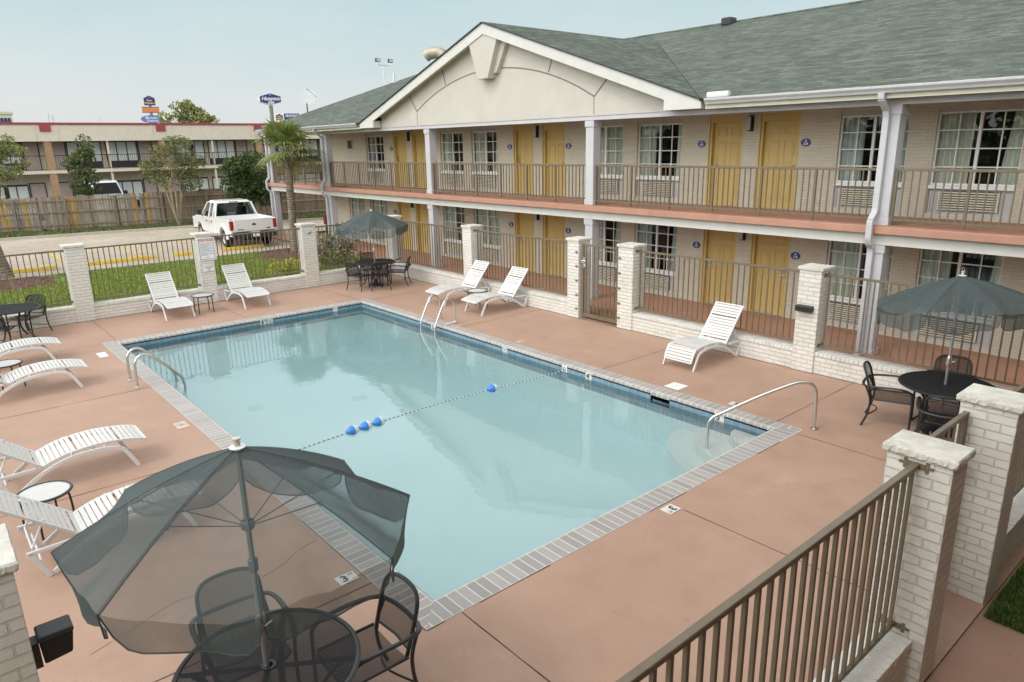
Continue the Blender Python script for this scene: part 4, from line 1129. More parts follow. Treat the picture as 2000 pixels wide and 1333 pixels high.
def fence(p, q, label, zb=.50, zt=1.82, nb=None, bw_=.021):
    p = Vector((*p, 0)); q = Vector((*q, 0)); d = (q-p).normalized(); L = (q-p).length
    t = thing('fence_panel', label, 'fence', (p+q)/2, group='brown metal fence panels round the pool', world=True)
    Z = Vector((0,0,1))
    b = MB(); b.bar(p+Z*(zt-.02), q+Z*(zt-.02), .05 if bw_ > .022 else .042, .04); b.build('top_rail', M['brown_metal'], t, bevel=.004, seg=1)
    b = MB(); b.bar(p+Z*zb, q+Z*zb, .034, .034); b.build('bottom_rail', M['brown_metal'], t, bevel=.004, seg=1)
    b = MB(); n = nb or max(2, round(L/.128))
    for i in range(n):
        c = p + d*(L*(i+.5)/n); b.bar(c+Z*(zb+.017), c+Z*(zt-.04), bw_, bw_, up=d)
    b.build('bars', M['brown_metal'], t)
    s = Vector((-d.y, d.x, 0))
    for e, sg in ((p, 1), (q, -1)):
        for z in (zb, zt-.02):
            b = MB(); c = e + Z*z; b.bar(c - s*.06 + d*sg*.004, c + s*.06 + d*sg*.004, .008, .045)
            for k in (-1, 1):
                cc = c + s*.075*k + d*sg*.004; b.bar(cc - Z*.04, cc + Z*.04, .008, .024, up=s); b.bar(cc, cc + s*.045*k, .009, .02)
            b.build('bracket', M['brown_metal'], t)
RY_ = 12.21
for a, c, l1, l2 in ((-20.2,-16.28,'low white brick wall right behind the far umbrella table','brown fence panel beside the far umbrella, along the walkway'),
               (-15.88,-12.03,'low white brick wall behind the pair of loungers by the ladder','brown fence panel behind the pair of loungers by the ladder'),
               (-9.98,-6.13,'low white brick wall behind the lone lounger','brown fence panel behind the lone lounger'),
               (-5.72,-1.87,'low white brick wall behind the right umbrella table','brown fence panel behind the right umbrella')):
    wallseg(a, c, 'x', l1); fence((a, RY_), (c, RY_), l2)
for a, c, l1, l2 in ((-.2,2.79,'low white brick wall behind the black table on the left edge','brown fence panel behind the black table on the left edge'),
               (3.22,5.89,'low white brick wall behind the far lounger left of the rules sign','brown fence panel in front of the lawn left of the rules sign'),
               (6.30,8.94,'low white brick wall behind the far lounger right of the rules sign','brown fence panel in front of the white pickup'),
               (9.38,12.02,'low white brick wall left of the far umbrella table','brown fence panel between the palm and the far umbrella')):
    wallseg(a, c, 'far', l1); fence((-20.4, a), (-20.4, c), l2)
wallseg(1.0, 5.26, 'near', 'low white brick wall under the nearest railing'); fence((-1.66, 1.0), (-1.66, 5.26), 'nearest brown railing running out of the bottom of the view', zt=1.84, zb=.47, bw_=.026)
wallseg(7.14, 12.02, 'near', 'low white brick wall at the right edge behind the near gate'); fence((-1.66, 7.14), (-1.66, 12.02), 'brown fence panel at the right edge beyond the near gate')

def gate(p, q, label, hinge_face, zt=1.80, knob_at=.09, hook=True):
    p = Vector((*p, 0)); q = Vector((*q, 0)); d = (q-p).normalized(); L = (q-p).length; Z = Vector((0,0,1)); s = Vector((-d.y, d.x, 0))
    t = thing('gate', label, 'gate', (p+q)/2, world=True)
    b = MB()
    for c in (p+d*.03, q-d*.03): b.bar(c+Z*.06, c+Z*zt, .05, .05, up=d)
    b.bar(p+d*.055+Z*(zt-.02), q-d*.055+Z*(zt-.02), .045, .04); b.bar(p+d*.055+Z*.10, q-d*.055+Z*.10, .04, .09)
    b.build('frame', M['brown_metal'], t, bevel=.004, seg=1)
    b = MB(); n = round(L/.128)
    for i in range(1, n):
        c = p + d*(L*i/n); b.bar(c+Z*.145, c+Z*(zt-.04), .018, .018, up=d)
    b.build('bars', M['brown_metal'], t)
    for e, sg in ((p, -1), (q, 1)):
        for z in (.2, .55, .9, 1.25, 1.6):
            b = MB(); c = e + Z*z
            b.bar(c, c + d*sg*.012, .03, .03); b.bar(c + d*sg*.0 - s*.235, c - s*.235 + d*sg*.1, .006, .028) if hinge_face else b.bar(c - d*sg*.0, c + d*sg*.0 + s*.001 + Z*.001, .03, .03)
            if hinge_face:
                cc = c - s*.235 + d*sg*.115; b.bar(cc - Z*.035, cc + Z*.035, .03, .006, up=s)
            b.build('hinge_strap', M['brown_metal'], t)
    c = p + d*knob_at + Z*1.42
    b = MB(); b.bar(c - s*.03 - Z*.16, c - s*.03 + Z*.1, .07, .012, up=s)
    b.tube([c - s*.03, c - s*.08], .018, 10); b.tube([c-s*.075, c-s*.085, c - s*.115, c-s*.12], [.02,.034,.034,.015], 12)
    b.tube([c - s*.03 - Z*.11, c - s*.06 - Z*.11], .026, 12)
    b.build('lock', M['chrome'], t, smooth=True)
    if hook:
        c = q - d*.06 + Z*.95; b = MB(); b.tube([c, c - d*.07 - Z*.13, c - d*.14 - Z*.25, c - d*.12 - Z*.29, c - d*.05 - Z*.29], .012, 6); b.build('pull_handle', M['brown_metal'], t)
    return t
g1 = gate((-11.60, 12.10), (-10.45, 12.10), 'brown metal gate with a chrome knob between two white pillars', False, zt=1.83)
for xx in (-11.71, -10.36):
    for z in (.24, .58, .93, 1.28, 1.62):
        b = MB(); b.box(xx-.05, xx+.05, 12.008, 12.016, z-.011, z+.011); b.box(xx-.012, xx+.012, 12.006, 12.0075, z-.035, z+.035); b.build('hinge_plate', M['brown_metal'], g1)
g2 = gate((-1.80, 5.59), (-1.80, 6.76), 'brown metal near gate with a wooden rod hanging on it', False, zt=1.80, knob_at=1.02, hook=False)
t = thing('wooden_rod', 'short pale wooden rod hooked over the near gate by a ring', 'rod', (-1.83, 6.0, 1.62))
b = MB(); b.tube([(-.0,.05,.12),(.01,.12,.02),(.015,.2,-.12)], [.017,.02,.018], 10); b.build('grip', basic('pale wood', (.45,.34,.2), .6, var=.2, vs=12), t, smooth=True)
b = MB(); b.tube([(-.0,.05,.12),(-.005,.02,.17),(.0,.0,.2),(.005,.01,.15)], .005, 6); b.build('hook', M['steel'], t)
# steel plates of the gate straps on the pillar faces beside the gates
# small fixtures on pillars
t = thing('wall_light', 'small black rectangular light box on the pillar right of the lone lounger', 'wall light', (-5.95, 12.0, 1.19))
b = MB(); b.box(-.15,.15,-.10,.02,-.055,.055); b.build('housing', M['dark_grey'], t, bevel=.012)
b = MB(); b.box(-.13,.13,-.104,-.1005,-.035,.03); b.build('lens', M['black'], t)
t = thing('floodlight', 'black box floodlight bolted to the pillar in the lower left corner', 'floodlight', (-4.66, .08, 1.245))
b = MB(); b.hexa([(-.07,.05,-.11),(.07,.05,-.11),(.06,.2,-.10),(-.06,.2,-.10)], [(-.08,.04,.06),(.08,.04,.06),(.08,.22,.05),(-.08,.22,.05)]); b.build('housing', M['black'], t, bevel=.012)
b = MB(); b.box(-.085,.085,.035,.226,.05,.085); b.build('lid', M['dark_grey'], t, bevel=.014)
b = MB(); b.box(-.05,.05,.0,.04,-.13,.04); b.tube([(.051,.02,.02),(.062,.02,.02)], .012, 8); b.build('bracket', M['dark_grey'], t)
t = thing('pillar_bracket', 'small rusty bracket left on a white brick pillar near the palm', 'bracket', (-20.19, 9.16, 1.65))
b = MB(); b.hexa([(0,-.05,-.02),(.02,-.05,-.02),(.02,.05,-.0),(0,.05,-.0)], [(0,-.0,.02),(.02,-.0,.02),(.02,.06,.06),(0,.06,.06)]); b.build('plate', basic('rust', (.14,.06,.03), .9, var=.3, vs=30), t)
b = MB(); b.tube([(.0,.01,.02),(.04,.01,.02)], .012, 6); b.build('bolt', M['steel'], t)
# pool rules sign and small notice
t = thing('pool_rules_sign', 'white pool rules sign with red heading on a brick pillar', 'sign', (-20.185, 6.13, 1.5))
b = MB(); b.box(0,.012,-.235,.235,-.31,.31); b.build('board', M['sign_white'], t, bevel=.003)
b = MB(); x = .0135
for (y0,y1,z0,z1) in ((-.2,.2,.272,.282),(-.2,.2,-.282,-.272),(-.2,-.19,-.272,.272),(.19,.2,-.272,.272)): b.poly([(x,y0,z0),(x,y1,z0),(x,y1,z1),(x,y0,z1)])
b.build('border', M['sign_black'], t)
h = textmesh('POOL RULES', .072, M['sign_red'], 'heading', t, bold=.002, extrude=.001); h.rotation_euler = (rad(90),0,rad(90)); h.location = (.014,0,.235)
b = MB(); rr = random.Random(3)
for i in range(15):
    z = .165 - i*.024; yy = -.17
    end = .17 if i % 3 != 2 else rr.uniform(-.02,.1)
    while yy < end:
        wl = rr.uniform(.015,.05); b.poly([(x,yy,z),(x,min(yy+wl,end),z),(x,min(yy+wl,end),z+.011),(x,yy,z+.011)]); yy += wl+.009
b.poly([(x,-.05,-.235),(x,.05,-.235),(x,.05,-.222),(x,-.05,-.222)])
b.build('printed_lines', M['sign_grey'], t)
t = thing('notice_sign', 'small white notice below the pool rules sign', 'sign', (-20.185, 6.11, .96))
b = MB(); b.box(0,.008,-.15,.15,-.075,.075); b.build('board', M['sign_white'], t)
b = MB(); x = .0095
for (y0,y1,z,m) in ((-.12,.13,.042,0),(-.06,.08,.012,1),(-.06,.08,-.02,1),(-.02,.05,-.055,1)):
    yy = y0
    while yy < y1: wl = rr.uniform(.015,.04); b.poly([(x,yy,z),(x,min(y1,yy+wl),z),(x,min(y1,yy+wl),z+.014),(x,yy,z+.014)], m); yy += wl+.008
b.build('printed_lines', [M['sign_black'], M['sign_red']], t)

# ------------------------------------------------------------------ loungers
def lounger(name, label, droop=False, back=51):
    t = thing(name, label, 'sun lounger', (0,0,0), group='white strap loungers on the pool deck')
    W_ = .34
    # local: +x runs from the foot end towards the head end, y across
    for s in (-1, 1):
        y = s*W_
        pts = spline([(-.02,y,.0),(.10,y,.24),(.17,y,.315),(.32,y,.355),(.55,y,.365),(.80,y,.335),(1.08,y,.225),(1.36,y,.035)], 5)
        b = MB()
        for p, q in zip(pts, pts[1:]):
            e = (q-p).normalized()*.004; b.bar(p-e, q+e, .028, .052)
        b.build('side_rail', M['frame_white'], t, bevel=.006)
        b = MB()
        pr = spline([(1.40,y,.0),(1.47,y,.16),(1.53,y,.30)], 4)
        for p, q in zip(pr, pr[1:]): b.bar(p, q+(q-p).normalized()*.004, .028, .05, up=(1,0,0))
        b.bar((1.56,y,.305),(1.12,y,.318), .028, .04)
        b.build('leg', M['frame_white'], t, bevel=.006)
        for xx in (.34, .72): b = MB(); b.tube([(xx,y*.97,.36),(xx,y*.97,.415)], .012, 8); b.build('spacer', M['frame_white'], t)
        b = MB(); b.tube([(1.36,y*.78,.60),(1.50,y*.8,.32)], .012, 8); b.build('back_strut', M['frame_white'], t, smooth=True)
    b = MB(); b.tube([(1.45,-W_,.2),(1.45,W_,.2)], .013, 8); b.tube([(.45,-W_,.345),(.45,W_,.345)], .013, 8); b.tube([(1.50,-W_*.8,.32),(1.50,W_*.8,.32)], .011, 8); b.build('cross_bar', M['frame_white'], t, smooth=True)
    a = rad(back)
    if droop: seat = [(-.05,.175),(-.01,.27),(.05,.375),(.10,.41),(.3,.435),(.55,.435),(.8,.405),(1.04,.325)]
    else: seat = [(-.16,.355),(.0,.40),(.25,.435),(.5,.44),(.8,.405),(1.04,.325)]
    sp = spline([(x,0,z) for x, z in seat], 12)
    bk = [Vector((1.05+.86*k/40*math.cos(a), 0, .325+.86*k/40*math.sin(a))) for k in range(41)]
    def straps(path, par_name, gaps, seed):
        L = [0.]
        for p, q in zip(path, path[1:]): L.append(L[-1]+(q-p).length)
        def at(s):
            s = max(0, min(L[-1], s))
            i = max(0, min(len(L)-2, next((k for k in range(len(L)-1) if L[k+1] >= s), len(L)-2)))
            return path[i] + (path[i+1]-path[i])*((s-L[i])/max(1e-6, L[i+1]-L[i]))
        # tubes at both sides and the straps wrapped round them
        fr = MB()
        for s in (-1, 1): fr.tube([p + Vector((0, s*.295, -.016)) for p in path], .016, 8)
        fr.tube([path[-1]+Vector((0,-.295,-.016)), path[-1]+Vector((0,.295,-.016))], .016, 8)
        fr.tube([path[0]+Vector((0,-.295,-.016)), path[0]+Vector((0,.295,-.016))], .016, 8)
        b = MB(); wS = .049; s = .012; i = 0; rr = random.Random(seed)
        while s < L[-1]-.02:
            g = .0105 if i not in gaps else .028
            e = min(s+wS, L[-1]); p, q = at(s), at(e); d = (q-p).normalized(); nrm = Vector((-d.z,0,d.x))
            if nrm.z < 0: nrm = -nrm
            th = .004; sag = .004
            for (y0, y1, z0, z1) in ((-.31,-.2,0,-sag),(-.2,.2,-sag,-sag),(.2,.31,-sag,0)):
                v = [p+Vector((0,y0,0))+nrm*z0, q+Vector((0,y0,0))+nrm*z0, q+Vector((0,y1,0))+nrm*z1, p+Vector((0,y1,0))+nrm*z1]
                b.hexa([x-nrm*th for x in v], v)
            for y0 in (-.313, .313):
                b.hexa([p+Vector((0,y0-.003,-.035)),q+Vector((0,y0-.003,-.035)),q+Vector((0,y0+.003,-.035)),p+Vector((0,y0+.003,-.035))],[p+Vector((0,y0-.003,.0)),q+Vector((0,y0-.003,.0)),q+Vector((0,y0+.003,.0)),p+Vector((0,y0+.003,.0))])
            s = e + g + rr.uniform(-.002,.003); i += 1
        return fr, b
    fr, b = straps(sp, 'seat', (4, 12), 5); so_ = b.build('seat', M['plastic_white'], t); fr.build('seat_frame', M['frame_white'], so_, smooth=True)
    fr, b = straps(bk, 'backrest', (0, 8, 13), 6); so_ = b.build('backrest', M['plastic_white'], t); fr.build('back_frame', M['frame_white'], so_, smooth=True)
    return t
L1 = lounger('sun_lounger', 'white strap lounger by the wall just left of the far short-side side table')
L1.location = (-18.75, 4.83, 0); L1.rotation_euler = (0,0,rad(180))
for loc, rz, lab in (((-18.64, 6.79, 0), 180, 'white strap lounger below the pickup, right of the pool rules pillar'),
                     ((-13.85, 10.50, 0), 90, 'white strap lounger nearest the pool ladder, right of its round side table'),
                     ((-15.42, 10.46, 0), 90, 'white strap lounger behind the pool ladder, left of its round side table'),
                     ):
    dup(L1, loc, rad(rz), lab)
L3 = lounger('sun_lounger', 'white strap lounger in front of the lower left side table, above the near umbrella', back=39)
L3.location = (-10.36, 1.76, 0); L3.rotation_euler = (0,0,rad(-90))
for loc, rz, lab in (((-16.94, 1.77, 0), -90, 'white strap lounger at the left edge below the black table, cut off by the frame'),
                     ((-14.70, 1.84, 0), -90, 'white strap lounger at the left edge nearest the curved grab rails'),
                     ((-8.14, 1.83, 0), -90, 'white strap lounger partly seen through the near umbrella')):
    dup(L3, loc, rad(rz), lab)
L2 = lounger('sun_lounger', 'lone white strap lounger with drooping foot end by the right hand wall', droop=True)
L2.location = (-7.585, 10.56, 0); L2.rotation_euler = (0,0,rad(90))

# ------------------------------------------------------------------ side tables
def side_table():
    t = thing('side_table', 'small round side table with pale top between the two far loungers', 'side table', (0,0,0), group='small round black side tables')
    b = MB(); n = 36; r = .27
    b.lathe([(r-.012,.435),(r+.008,.435),(r+.016,.447),(r+.008,.46),(r-.012,.462),(r-.014,.435)], n=n); b.build('rim', M['black_frame'], t, smooth=True)
    b = MB(); b.lathe([(0,.452),(r-.013,.452),(r-.013,.445),(0,.445)], n=n); b.build('table_top', basic('frosted acrylic', (.55,.53,.51), .25, var=.06, vs=9) if 'acrylic' not in M else M['acrylic'], t)
    for k in range(4):
        a = rad(45+90*k); c, s = math.cos(a), math.sin(a)
        b = MB(); b.tube(spline([(.15*c,.15*s,.432),(.215*c,.215*s,.425),(.25*c,.25*s,.36),(.262*c,.262*s,.0)], 5), .0125, 8); b.build('leg', M['black_frame'], t, smooth=True)
    return t
S1 = side_table(); S1.location = (-19.12, 5.54, 0)
for loc, lab in (((-14.36, 11.02, 0), 'small round side table between the two loungers facing the ladder'),
                 ((-15.32, .85, 0), 'small round side table at the left edge between two loungers'),
                 ((-8.91, .59, 0), 'small round pale topped side table beside the near loungers, lower left')):
    dup(S1, loc, rad(20), lab)

# ------------------------------------------------------------------ dining tables, chairs, umbrellas
def table(mesh, label):
    t = thing('patio_table', label, 'table', (0,0,0), group='round black umbrella tables')
    r = .61; n = 56
    b = MB(); b.lathe([(r-.022,.708),(r-.004,.702),(r+.010,.712),(r+.010,.722),(r-.004,.731),(r-.022,.727)], n=n); b.build('rim', M['black_frame'], t, smooth=True)
    b = MB(); ri = .03
    b.lathe([(ri,.722),(r-.02,.722)], n=n); b.build('table_top', mesh, t)
    b = MB(); b.lathe([(ri,.716),(ri+.02,.714),(ri+.02,.727),(ri,.727)], n=24); 
    for k in range(2): 
        a = rad(45+90*k); c, s = math.cos(a), math.sin(a); b.bar((-.58*c,-.58*s,.708),(.58*c,.58*s,.708), .035, .014)
    b.build('cross_brace', M['black_frame'], t)
    for k in range(4):
        a = rad(45+90*k); c, s = math.cos(a), math.sin(a)
        b = MB(); b.tube(spline([(.50*c,.50*s,.70),(.40*c,.40*s,.60),(.30*c,.30*s,.42),(.33*c,.33*s,.2),(.50*c,.50*s,.0)], 6), [.025]*25, 10, flat=.55); b.build('leg', M['black_frame'], t, smooth=True)
    return t

def chair():
    t = thing('patio_chair', 'black mesh armchair seen through the near umbrella, left of the near table', 'chair', (0,0,0), group='black mesh armchairs round the tables')
    # local: faces +x, seat centre at origin
    b = MB(); q = []
    nx, ny = 8, 8
    def sz(x, y): return .425 - .02*math.cos(y/.26*1.4) + .012*(x/.24) - (0 if x < .2 else .018*((x-.2)/.06)**2)
    for i in range(nx+1):
        for j in range(ny+1):
            x = -.24+.5*i/nx; y = -.255+.51*j/ny; q.append((x, y, sz(x,y)))
    b.add(q, [[i*(ny+1)+j,(i+1)*(ny+1)+j,(i+1)*(ny+1)+j+1,i*(ny+1)+j+1] for i in range(nx) for j in range(ny)])
    b.build('seat', M['chair_mesh'], t, smooth=True)
    b = MB(); b.tube([(-.24,-.26,.42),(.24,-.26,.43),(.265,-.22,.41),(.265,.22,.41),(.24,.26,.43),(-.24,.26,.42)], .0125, 8); b.build('seat_frame', M['black_frame'], t, smooth=True)
    # hooped back, leaning, with mesh inside
    def bp(y, h): return Vector((-.235 - .30*h + .035*(1-(y/.25)**2)*0 - .04*(1-(y/.26)**2), y, .40+h))
    out = [(-.225,.0),(-.235,.12),(-.238,.30),(-.226,.40),(-.18,.455),(-.1,.472),(0,.476),(.1,.472),(.18,.455),(.226,.40),(.238,.30),(.235,.12),(.225,.0)]
    path = spline([bp(y,h) for y, h in out], 4)
    b = MB(); b.tube(path, .0165, 8); b.tube([bp(-.23,.06), bp(0,.05), bp(.23,.06)], .01, 8); bo = b.build('back_frame', M['black_frame'], t, smooth=True)
    b = MB(); rows = 12
    def half(h):
        ys = [(abs(y), hh) for y, hh in out[:7]]
        for (y0,h0),(y1,h1) in zip(ys, ys[1:]):
            if h0 <= h <= h1: return y0+(y1-y0)*(h-h0)/max(1e-6,h1-h0)
        return 0
    g = []
    for i in range(rows+1):
        h = .05+.42*i/rows; w_ = max(.03, half(h))
        for j in range(9): g.append(bp(-w_+2*w_*j/8, h))
    uv = [[(g[k].y, g[k].z) for k in (i*9+j, i*9+j+1, (i+1)*9+j+1, (i+1)*9+j)] for i in range(rows) for j in range(8)]
    b.add(g, [[i*9+j, i*9+j+1, (i+1)*9+j+1, (i+1)*9+j] for i in range(rows) for j in range(8)], 0, uv); b.build('backrest', M['chair_mesh'], t, smooth=True)
    for s in (-1, 1):
        b = MB(); y = s*.285
        b.tube(spline([(-.40,0,.60),(-.385,s*.16,.605),(-.33,s*.28,.62),(-.2,s*.32,.635),(.0,s*.325,.645),(.18,s*.315,.635),(.265,s*.30,.585)], 6), [.021]*37, 8, flat=.7); b.build('armrest', M['black_frame'], t, smooth=True)
        b = MB(); b.tube(spline([(.262,s*.30,.59),(.27,s*.285,.42),(.275,s*.285,.0)], 5), .0155, 8); b.build('leg', M['black_frame'], t, smooth=True)
        b = MB(); b.tube(spline([(-.345,s*.25,.61),(-.27,s*.265,.42),(-.28,s*.275,.2),(-.35,s*.285,.0)], 5), .0155, 8); b.build('leg', M['black_frame'], t, smooth=True)
    b = MB(); b.tube(spline([(-.29,-.272,.17),(-.18,0,.2),(-.29,.272,.17)], 5), .009, 8); b.build('stretcher', M['black_frame'], t, smooth=True)
    return t
def umbrella(label, ang0, rad_=1.08, zr_=1.86, za=2.33, tilt=(0,0), seed=1, flap=None, gap=True):
    """sheer market umbrella: eight panels, each with its own hanging valance, ribs, struts, pole, finial"""
    t = thing('patio_umbrella', label, 'umbrella', (0,0,0), group='sheer green umbrellas over the tables')
    rr = random.Random(seed)
    T = lambda p: Vector((p[0], p[1], p[2] + (p[0]*tilt[0] + p[1]*tilt[1])))
    def zt(r): return za - (za-zr_)*(.72*(r/rad_) + .28*(r/rad_)**2)
    hem = MB(); b = MB()
    for k in range(8):
        a0, a1 = rad(ang0+45*k), rad(ang0+45*(k+1)); nr, na = 12, 10; grid = []
        dep = rr.uniform(.03,.10)
        for i in range(nr+1):
            r = .035 + (rad_-.035)*i/nr
            for j in range(na+1):
                u = j/na; a = a0+(a1-a0)*u
                ch = math.cos((a1-a0)/2)/math.cos(a-(a0+a1)/2)        # straight chord between ribs
                q = math.sin(math.pi*u); rrr = r*(ch*.55+.45*(ch if i > 3 else 1))
                sag = -dep*q*(i/nr)**1.2*(1-.3*math.sin(3.1*u+k))  + (.016*math.sin(u*8+k*2.3+i*.55) + .010*math.sin(u*15-i*.8+k))*(i/nr)*q
                grid.append(T((rrr*math.cos(a)*(1-.012*q), rrr*math.sin(a)*(1-.012*q), zt(r)+sag)))
        fs = [[i*(na+1)+j,(i+1)*(na+1)+j,(i+1)*(na+1)+j+1,i*(na+1)+j+1] for i in range(nr) for j in range(na)]
        b.add(grid, fs)
        # valance
        vl = .21; m_ = 6; gv = []
        fold = flap.get(k, 0) if flap else 0
        for i in range(m_+1):
            f = i/m_
            for j in range(na+1):
                base = Vector(grid[nr*(na+1)+j]); u = j/na
                ctr = Vector(grid[nr*(na+1)+na//2]); rnd = min(1, min(u, 1-u)/.13); dl = vl*(.80+.20*math.sqrt(max(0,1-(1-rnd)**2)))
                od = Vector((base.x, base.y, 0)).normalized(); inw = -.035*f + fold*f
                side = (Vector((-od.y, od.x, 0)))*(.5-u)*.04*f*(1-rnd)
                w_ = .02*math.sin(u*9+k*1.7)*f
                gv.append(base + od*(inw+w_) + side + Vector((0,0,-dl*f*(1-.6*abs(fold)*f*0))))
        b.add(gv, [[i*(na+1)+j,(i+1)*(na+1)+j,(i+1)*(na+1)+j+1,i*(na+1)+j+1] for i in range(m_) for j in range(na)])
        ed = [gv[i*(na+1)] for i in range(m_+1)] + [gv[m_*(na+1)+j] for j in range(1, na+1)] + [gv[i*(na+1)+na] for i in range(m_-1, -1, -1)]
        hem.tube(ed, .0045, 5)
        hem.tube([grid[i*(na+1)] + Vector((0,0,.003)) for i in range(nr+1)], .0022, 4)
    c = b.build('canopy', M['canopy'], t, smooth=True); hem.build('hem', M['canopy_hem'], c)
    for k in range(8):
        a = rad(ang0+45*k); b = MB()
        rp = [T((r*math.cos(a), r*math.sin(a), zt(r)-.014)) for r in (.03,.2,.45,.7,.9,rad_-.005)]
        b.tube(rp, .0065, 6); rib = b.build('rib', M['steel_grey'], t, smooth=True)
        b = MB(); b.tube([T((.035*math.cos(a),.035*math.sin(a),zr_-.02)), T((.58*math.cos(a),.58*math.sin(a),zt(.58)-.02))], .004, 6)
        b.tube([T((.57*math.cos(a),.57*math.sin(a),zt(.57)-.02)), T((.60*math.cos(a),.60*math.sin(a),zt(.60)-.02))], .011, 6); b.build('strut', M['steel_grey'], rib)
    b = MB(); b.tube([(0,0,.05),(0,0,1.08)], .0205, 12); b.tube([(0,0,1.08),(0,0,1.5),T((0,0,za-.02))], .019, 12); pole = b.build('pole', M['pole_grey'], t, smooth=True)
    b = MB(); b.lathe([(.03,1.0),(.034,1.02),(.034,1.10),(.026,1.14),(.021,1.15)], n=16); b.tube([(.02,0,1.07),(.07,0,1.07),(.075,.0,1.08),(.075,.05,1.10)], .008, 6); b.build('crank', M['steel'], pole, smooth=True); b = MB(); b.lathe([(.021,1.46),(.032,1.47),(.032,1.55),(.021,1.56)], n=14); b.build('tilt_collar', M['steel_grey'], pole, smooth=True)
    b = MB(); b.lathe([(.04,zr_-.05),(.044,zr_-.04),(.044,zr_),(.03,zr_+.01)], n=16); b.lathe([(.028,1.9),(.028,za-.02)], n=12) if False else None; b.build('runner', M['steel_grey'], pole)
    b = MB(); top = T((0,0,za)); b.lathe([(.0,.008),(.05,.006),(.05,.0),(.0,-.002)], top, 20); f = b.build('finial', M['sign_white'], t)
    b = MB(); b.lathe([(.019,.006),(.021,.03),(.017,.042),(.026,.05),(.026,.062),(.0,.066)], top, 16); b.build('knob', M['knob'], f, smooth=True)
    if seed == 2:
        b = MB(); b.tube([top+Vector((0,0,.06)), top+Vector((.02,0,.09)), top+Vector((.0,0,.12)), top+Vector((-.02,0,.09)), top+Vector((0,0,.06))], .004, 6); b.build('ring', M['chrome'], f)
    b = MB(); b.lathe([(.24,.0),(.245,.03),(.21,.055),(.06,.085),(.05,.2),(.022,.205)], n=28); b.build('base', M['black_frame'], t, smooth=True)
    return t
M['knob'] = basic('pale finial knob', (.6,.57,.48), .3, .3, var=.1)
M['steel_grey'] = basic('grey umbrella rib', (.2,.22,.22), .4, .5, var=0)
M['pole_grey'] = basic('umbrella pole', (.5,.5,.49), .3, .7, var=.05)
M['table_dark'] = meshcloth('dense black table mesh', (.022,.023,.026), .965)
T1 = table(M['table_mesh'], 'round black mesh table under the near umbrella'); T1.location = (-4.183, 1.306, 0); T1.rotation_euler = (0,0,rad(12))
for loc, rz, lab in (((-3.173, 10.80, 0), 20, 'round black table under the right umbrella by the near gate'), ((-19.07, 10.71, 0), 35, 'round black table under the far umbrella in the corner'), ((-19.35, 1.38, 0), 10, 'round black table without umbrella at the left edge')):
    (T2 := table(M['table_dark'], lab)) if loc[0] > -4 else None
    if loc[0] > -4: T2.location = loc; T2.rotation_euler = (0,0,rad(rz))
    else: dup(T2, loc, rad(rz), lab)
C1 = chair(); C1.location = (-4.83, 1.36, 0); C1.rotation_euler = (0,0,rad(-4))
def ch(tx, ty, back, ang, lab):
    """chair whose back stands off the table centre at distance `back` in direction `ang`"""
    a = rad(ang); dup(C1, (tx+(back-.32)*math.cos(a), ty+(back-.32)*math.sin(a), 0), rad(ang+180), lab)
ch(-4.183, 1.306, 1.02, 90, 'black mesh armchair at the near table beside the pool corner')
ch(-3.173, 10.80, .98, 197, 'black armchair on the pool side of the table under the right umbrella')
ch(-3.173, 10.80, .95, 104, 'black armchair behind the table under the right umbrella, against the fence')
ch(-3.173, 10.80, .98, -72, 'black armchair in front of the table under the right umbrella')
ch(-3.173, 10.80, 1.02, 15, 'black armchair right of the right umbrella table, mostly behind the brick pillar')
ch(-19.07, 10.71, 1.02, -70, 'black armchair at the far umbrella table nearest the lawn fence')
ch(-19.07, 10.71, .92, 165, 'black armchair behind the far umbrella table, against the corner wall')
ch(-19.07, 10.71, 1.0, -22, 'black armchair with its back to the pool at the far umbrella table')
ch(-19.07, 10.71, 1.0, 48, 'black armchair by the fence on the right of the far umbrella table')
ch(-19.35, 1.38, .80, 135, 'black armchair behind the black table on the left edge')
ch(-19.35, 1.38, 1.0, -25, 'black armchair in front of the black table on the left edge')
U1 = umbrella('near sheer green umbrella seen from above at the lower left', -17, rad_=1.07, zr_=1.83, za=2.345, tilt=(.0,-.06), seed=1, flap={}); U1.location = (-4.19, 1.295, 0)
U2 = umbrella('sheer green umbrella over the table by the right hand fence', -1, rad_=1.06, zr_=1.90, za=2.29, tilt=(.10,-.04), seed=2); U2.location = (-3.195, 10.797, 0)
U3 = umbrella('sheer green umbrella in the far corner with one loose flapping panel', 10, rad_=1.08, zr_=1.83, za=2.27, tilt=(-.02,.04), seed=3, flap={6: .12}); U3.location = (-19.08, 10.70, 0)

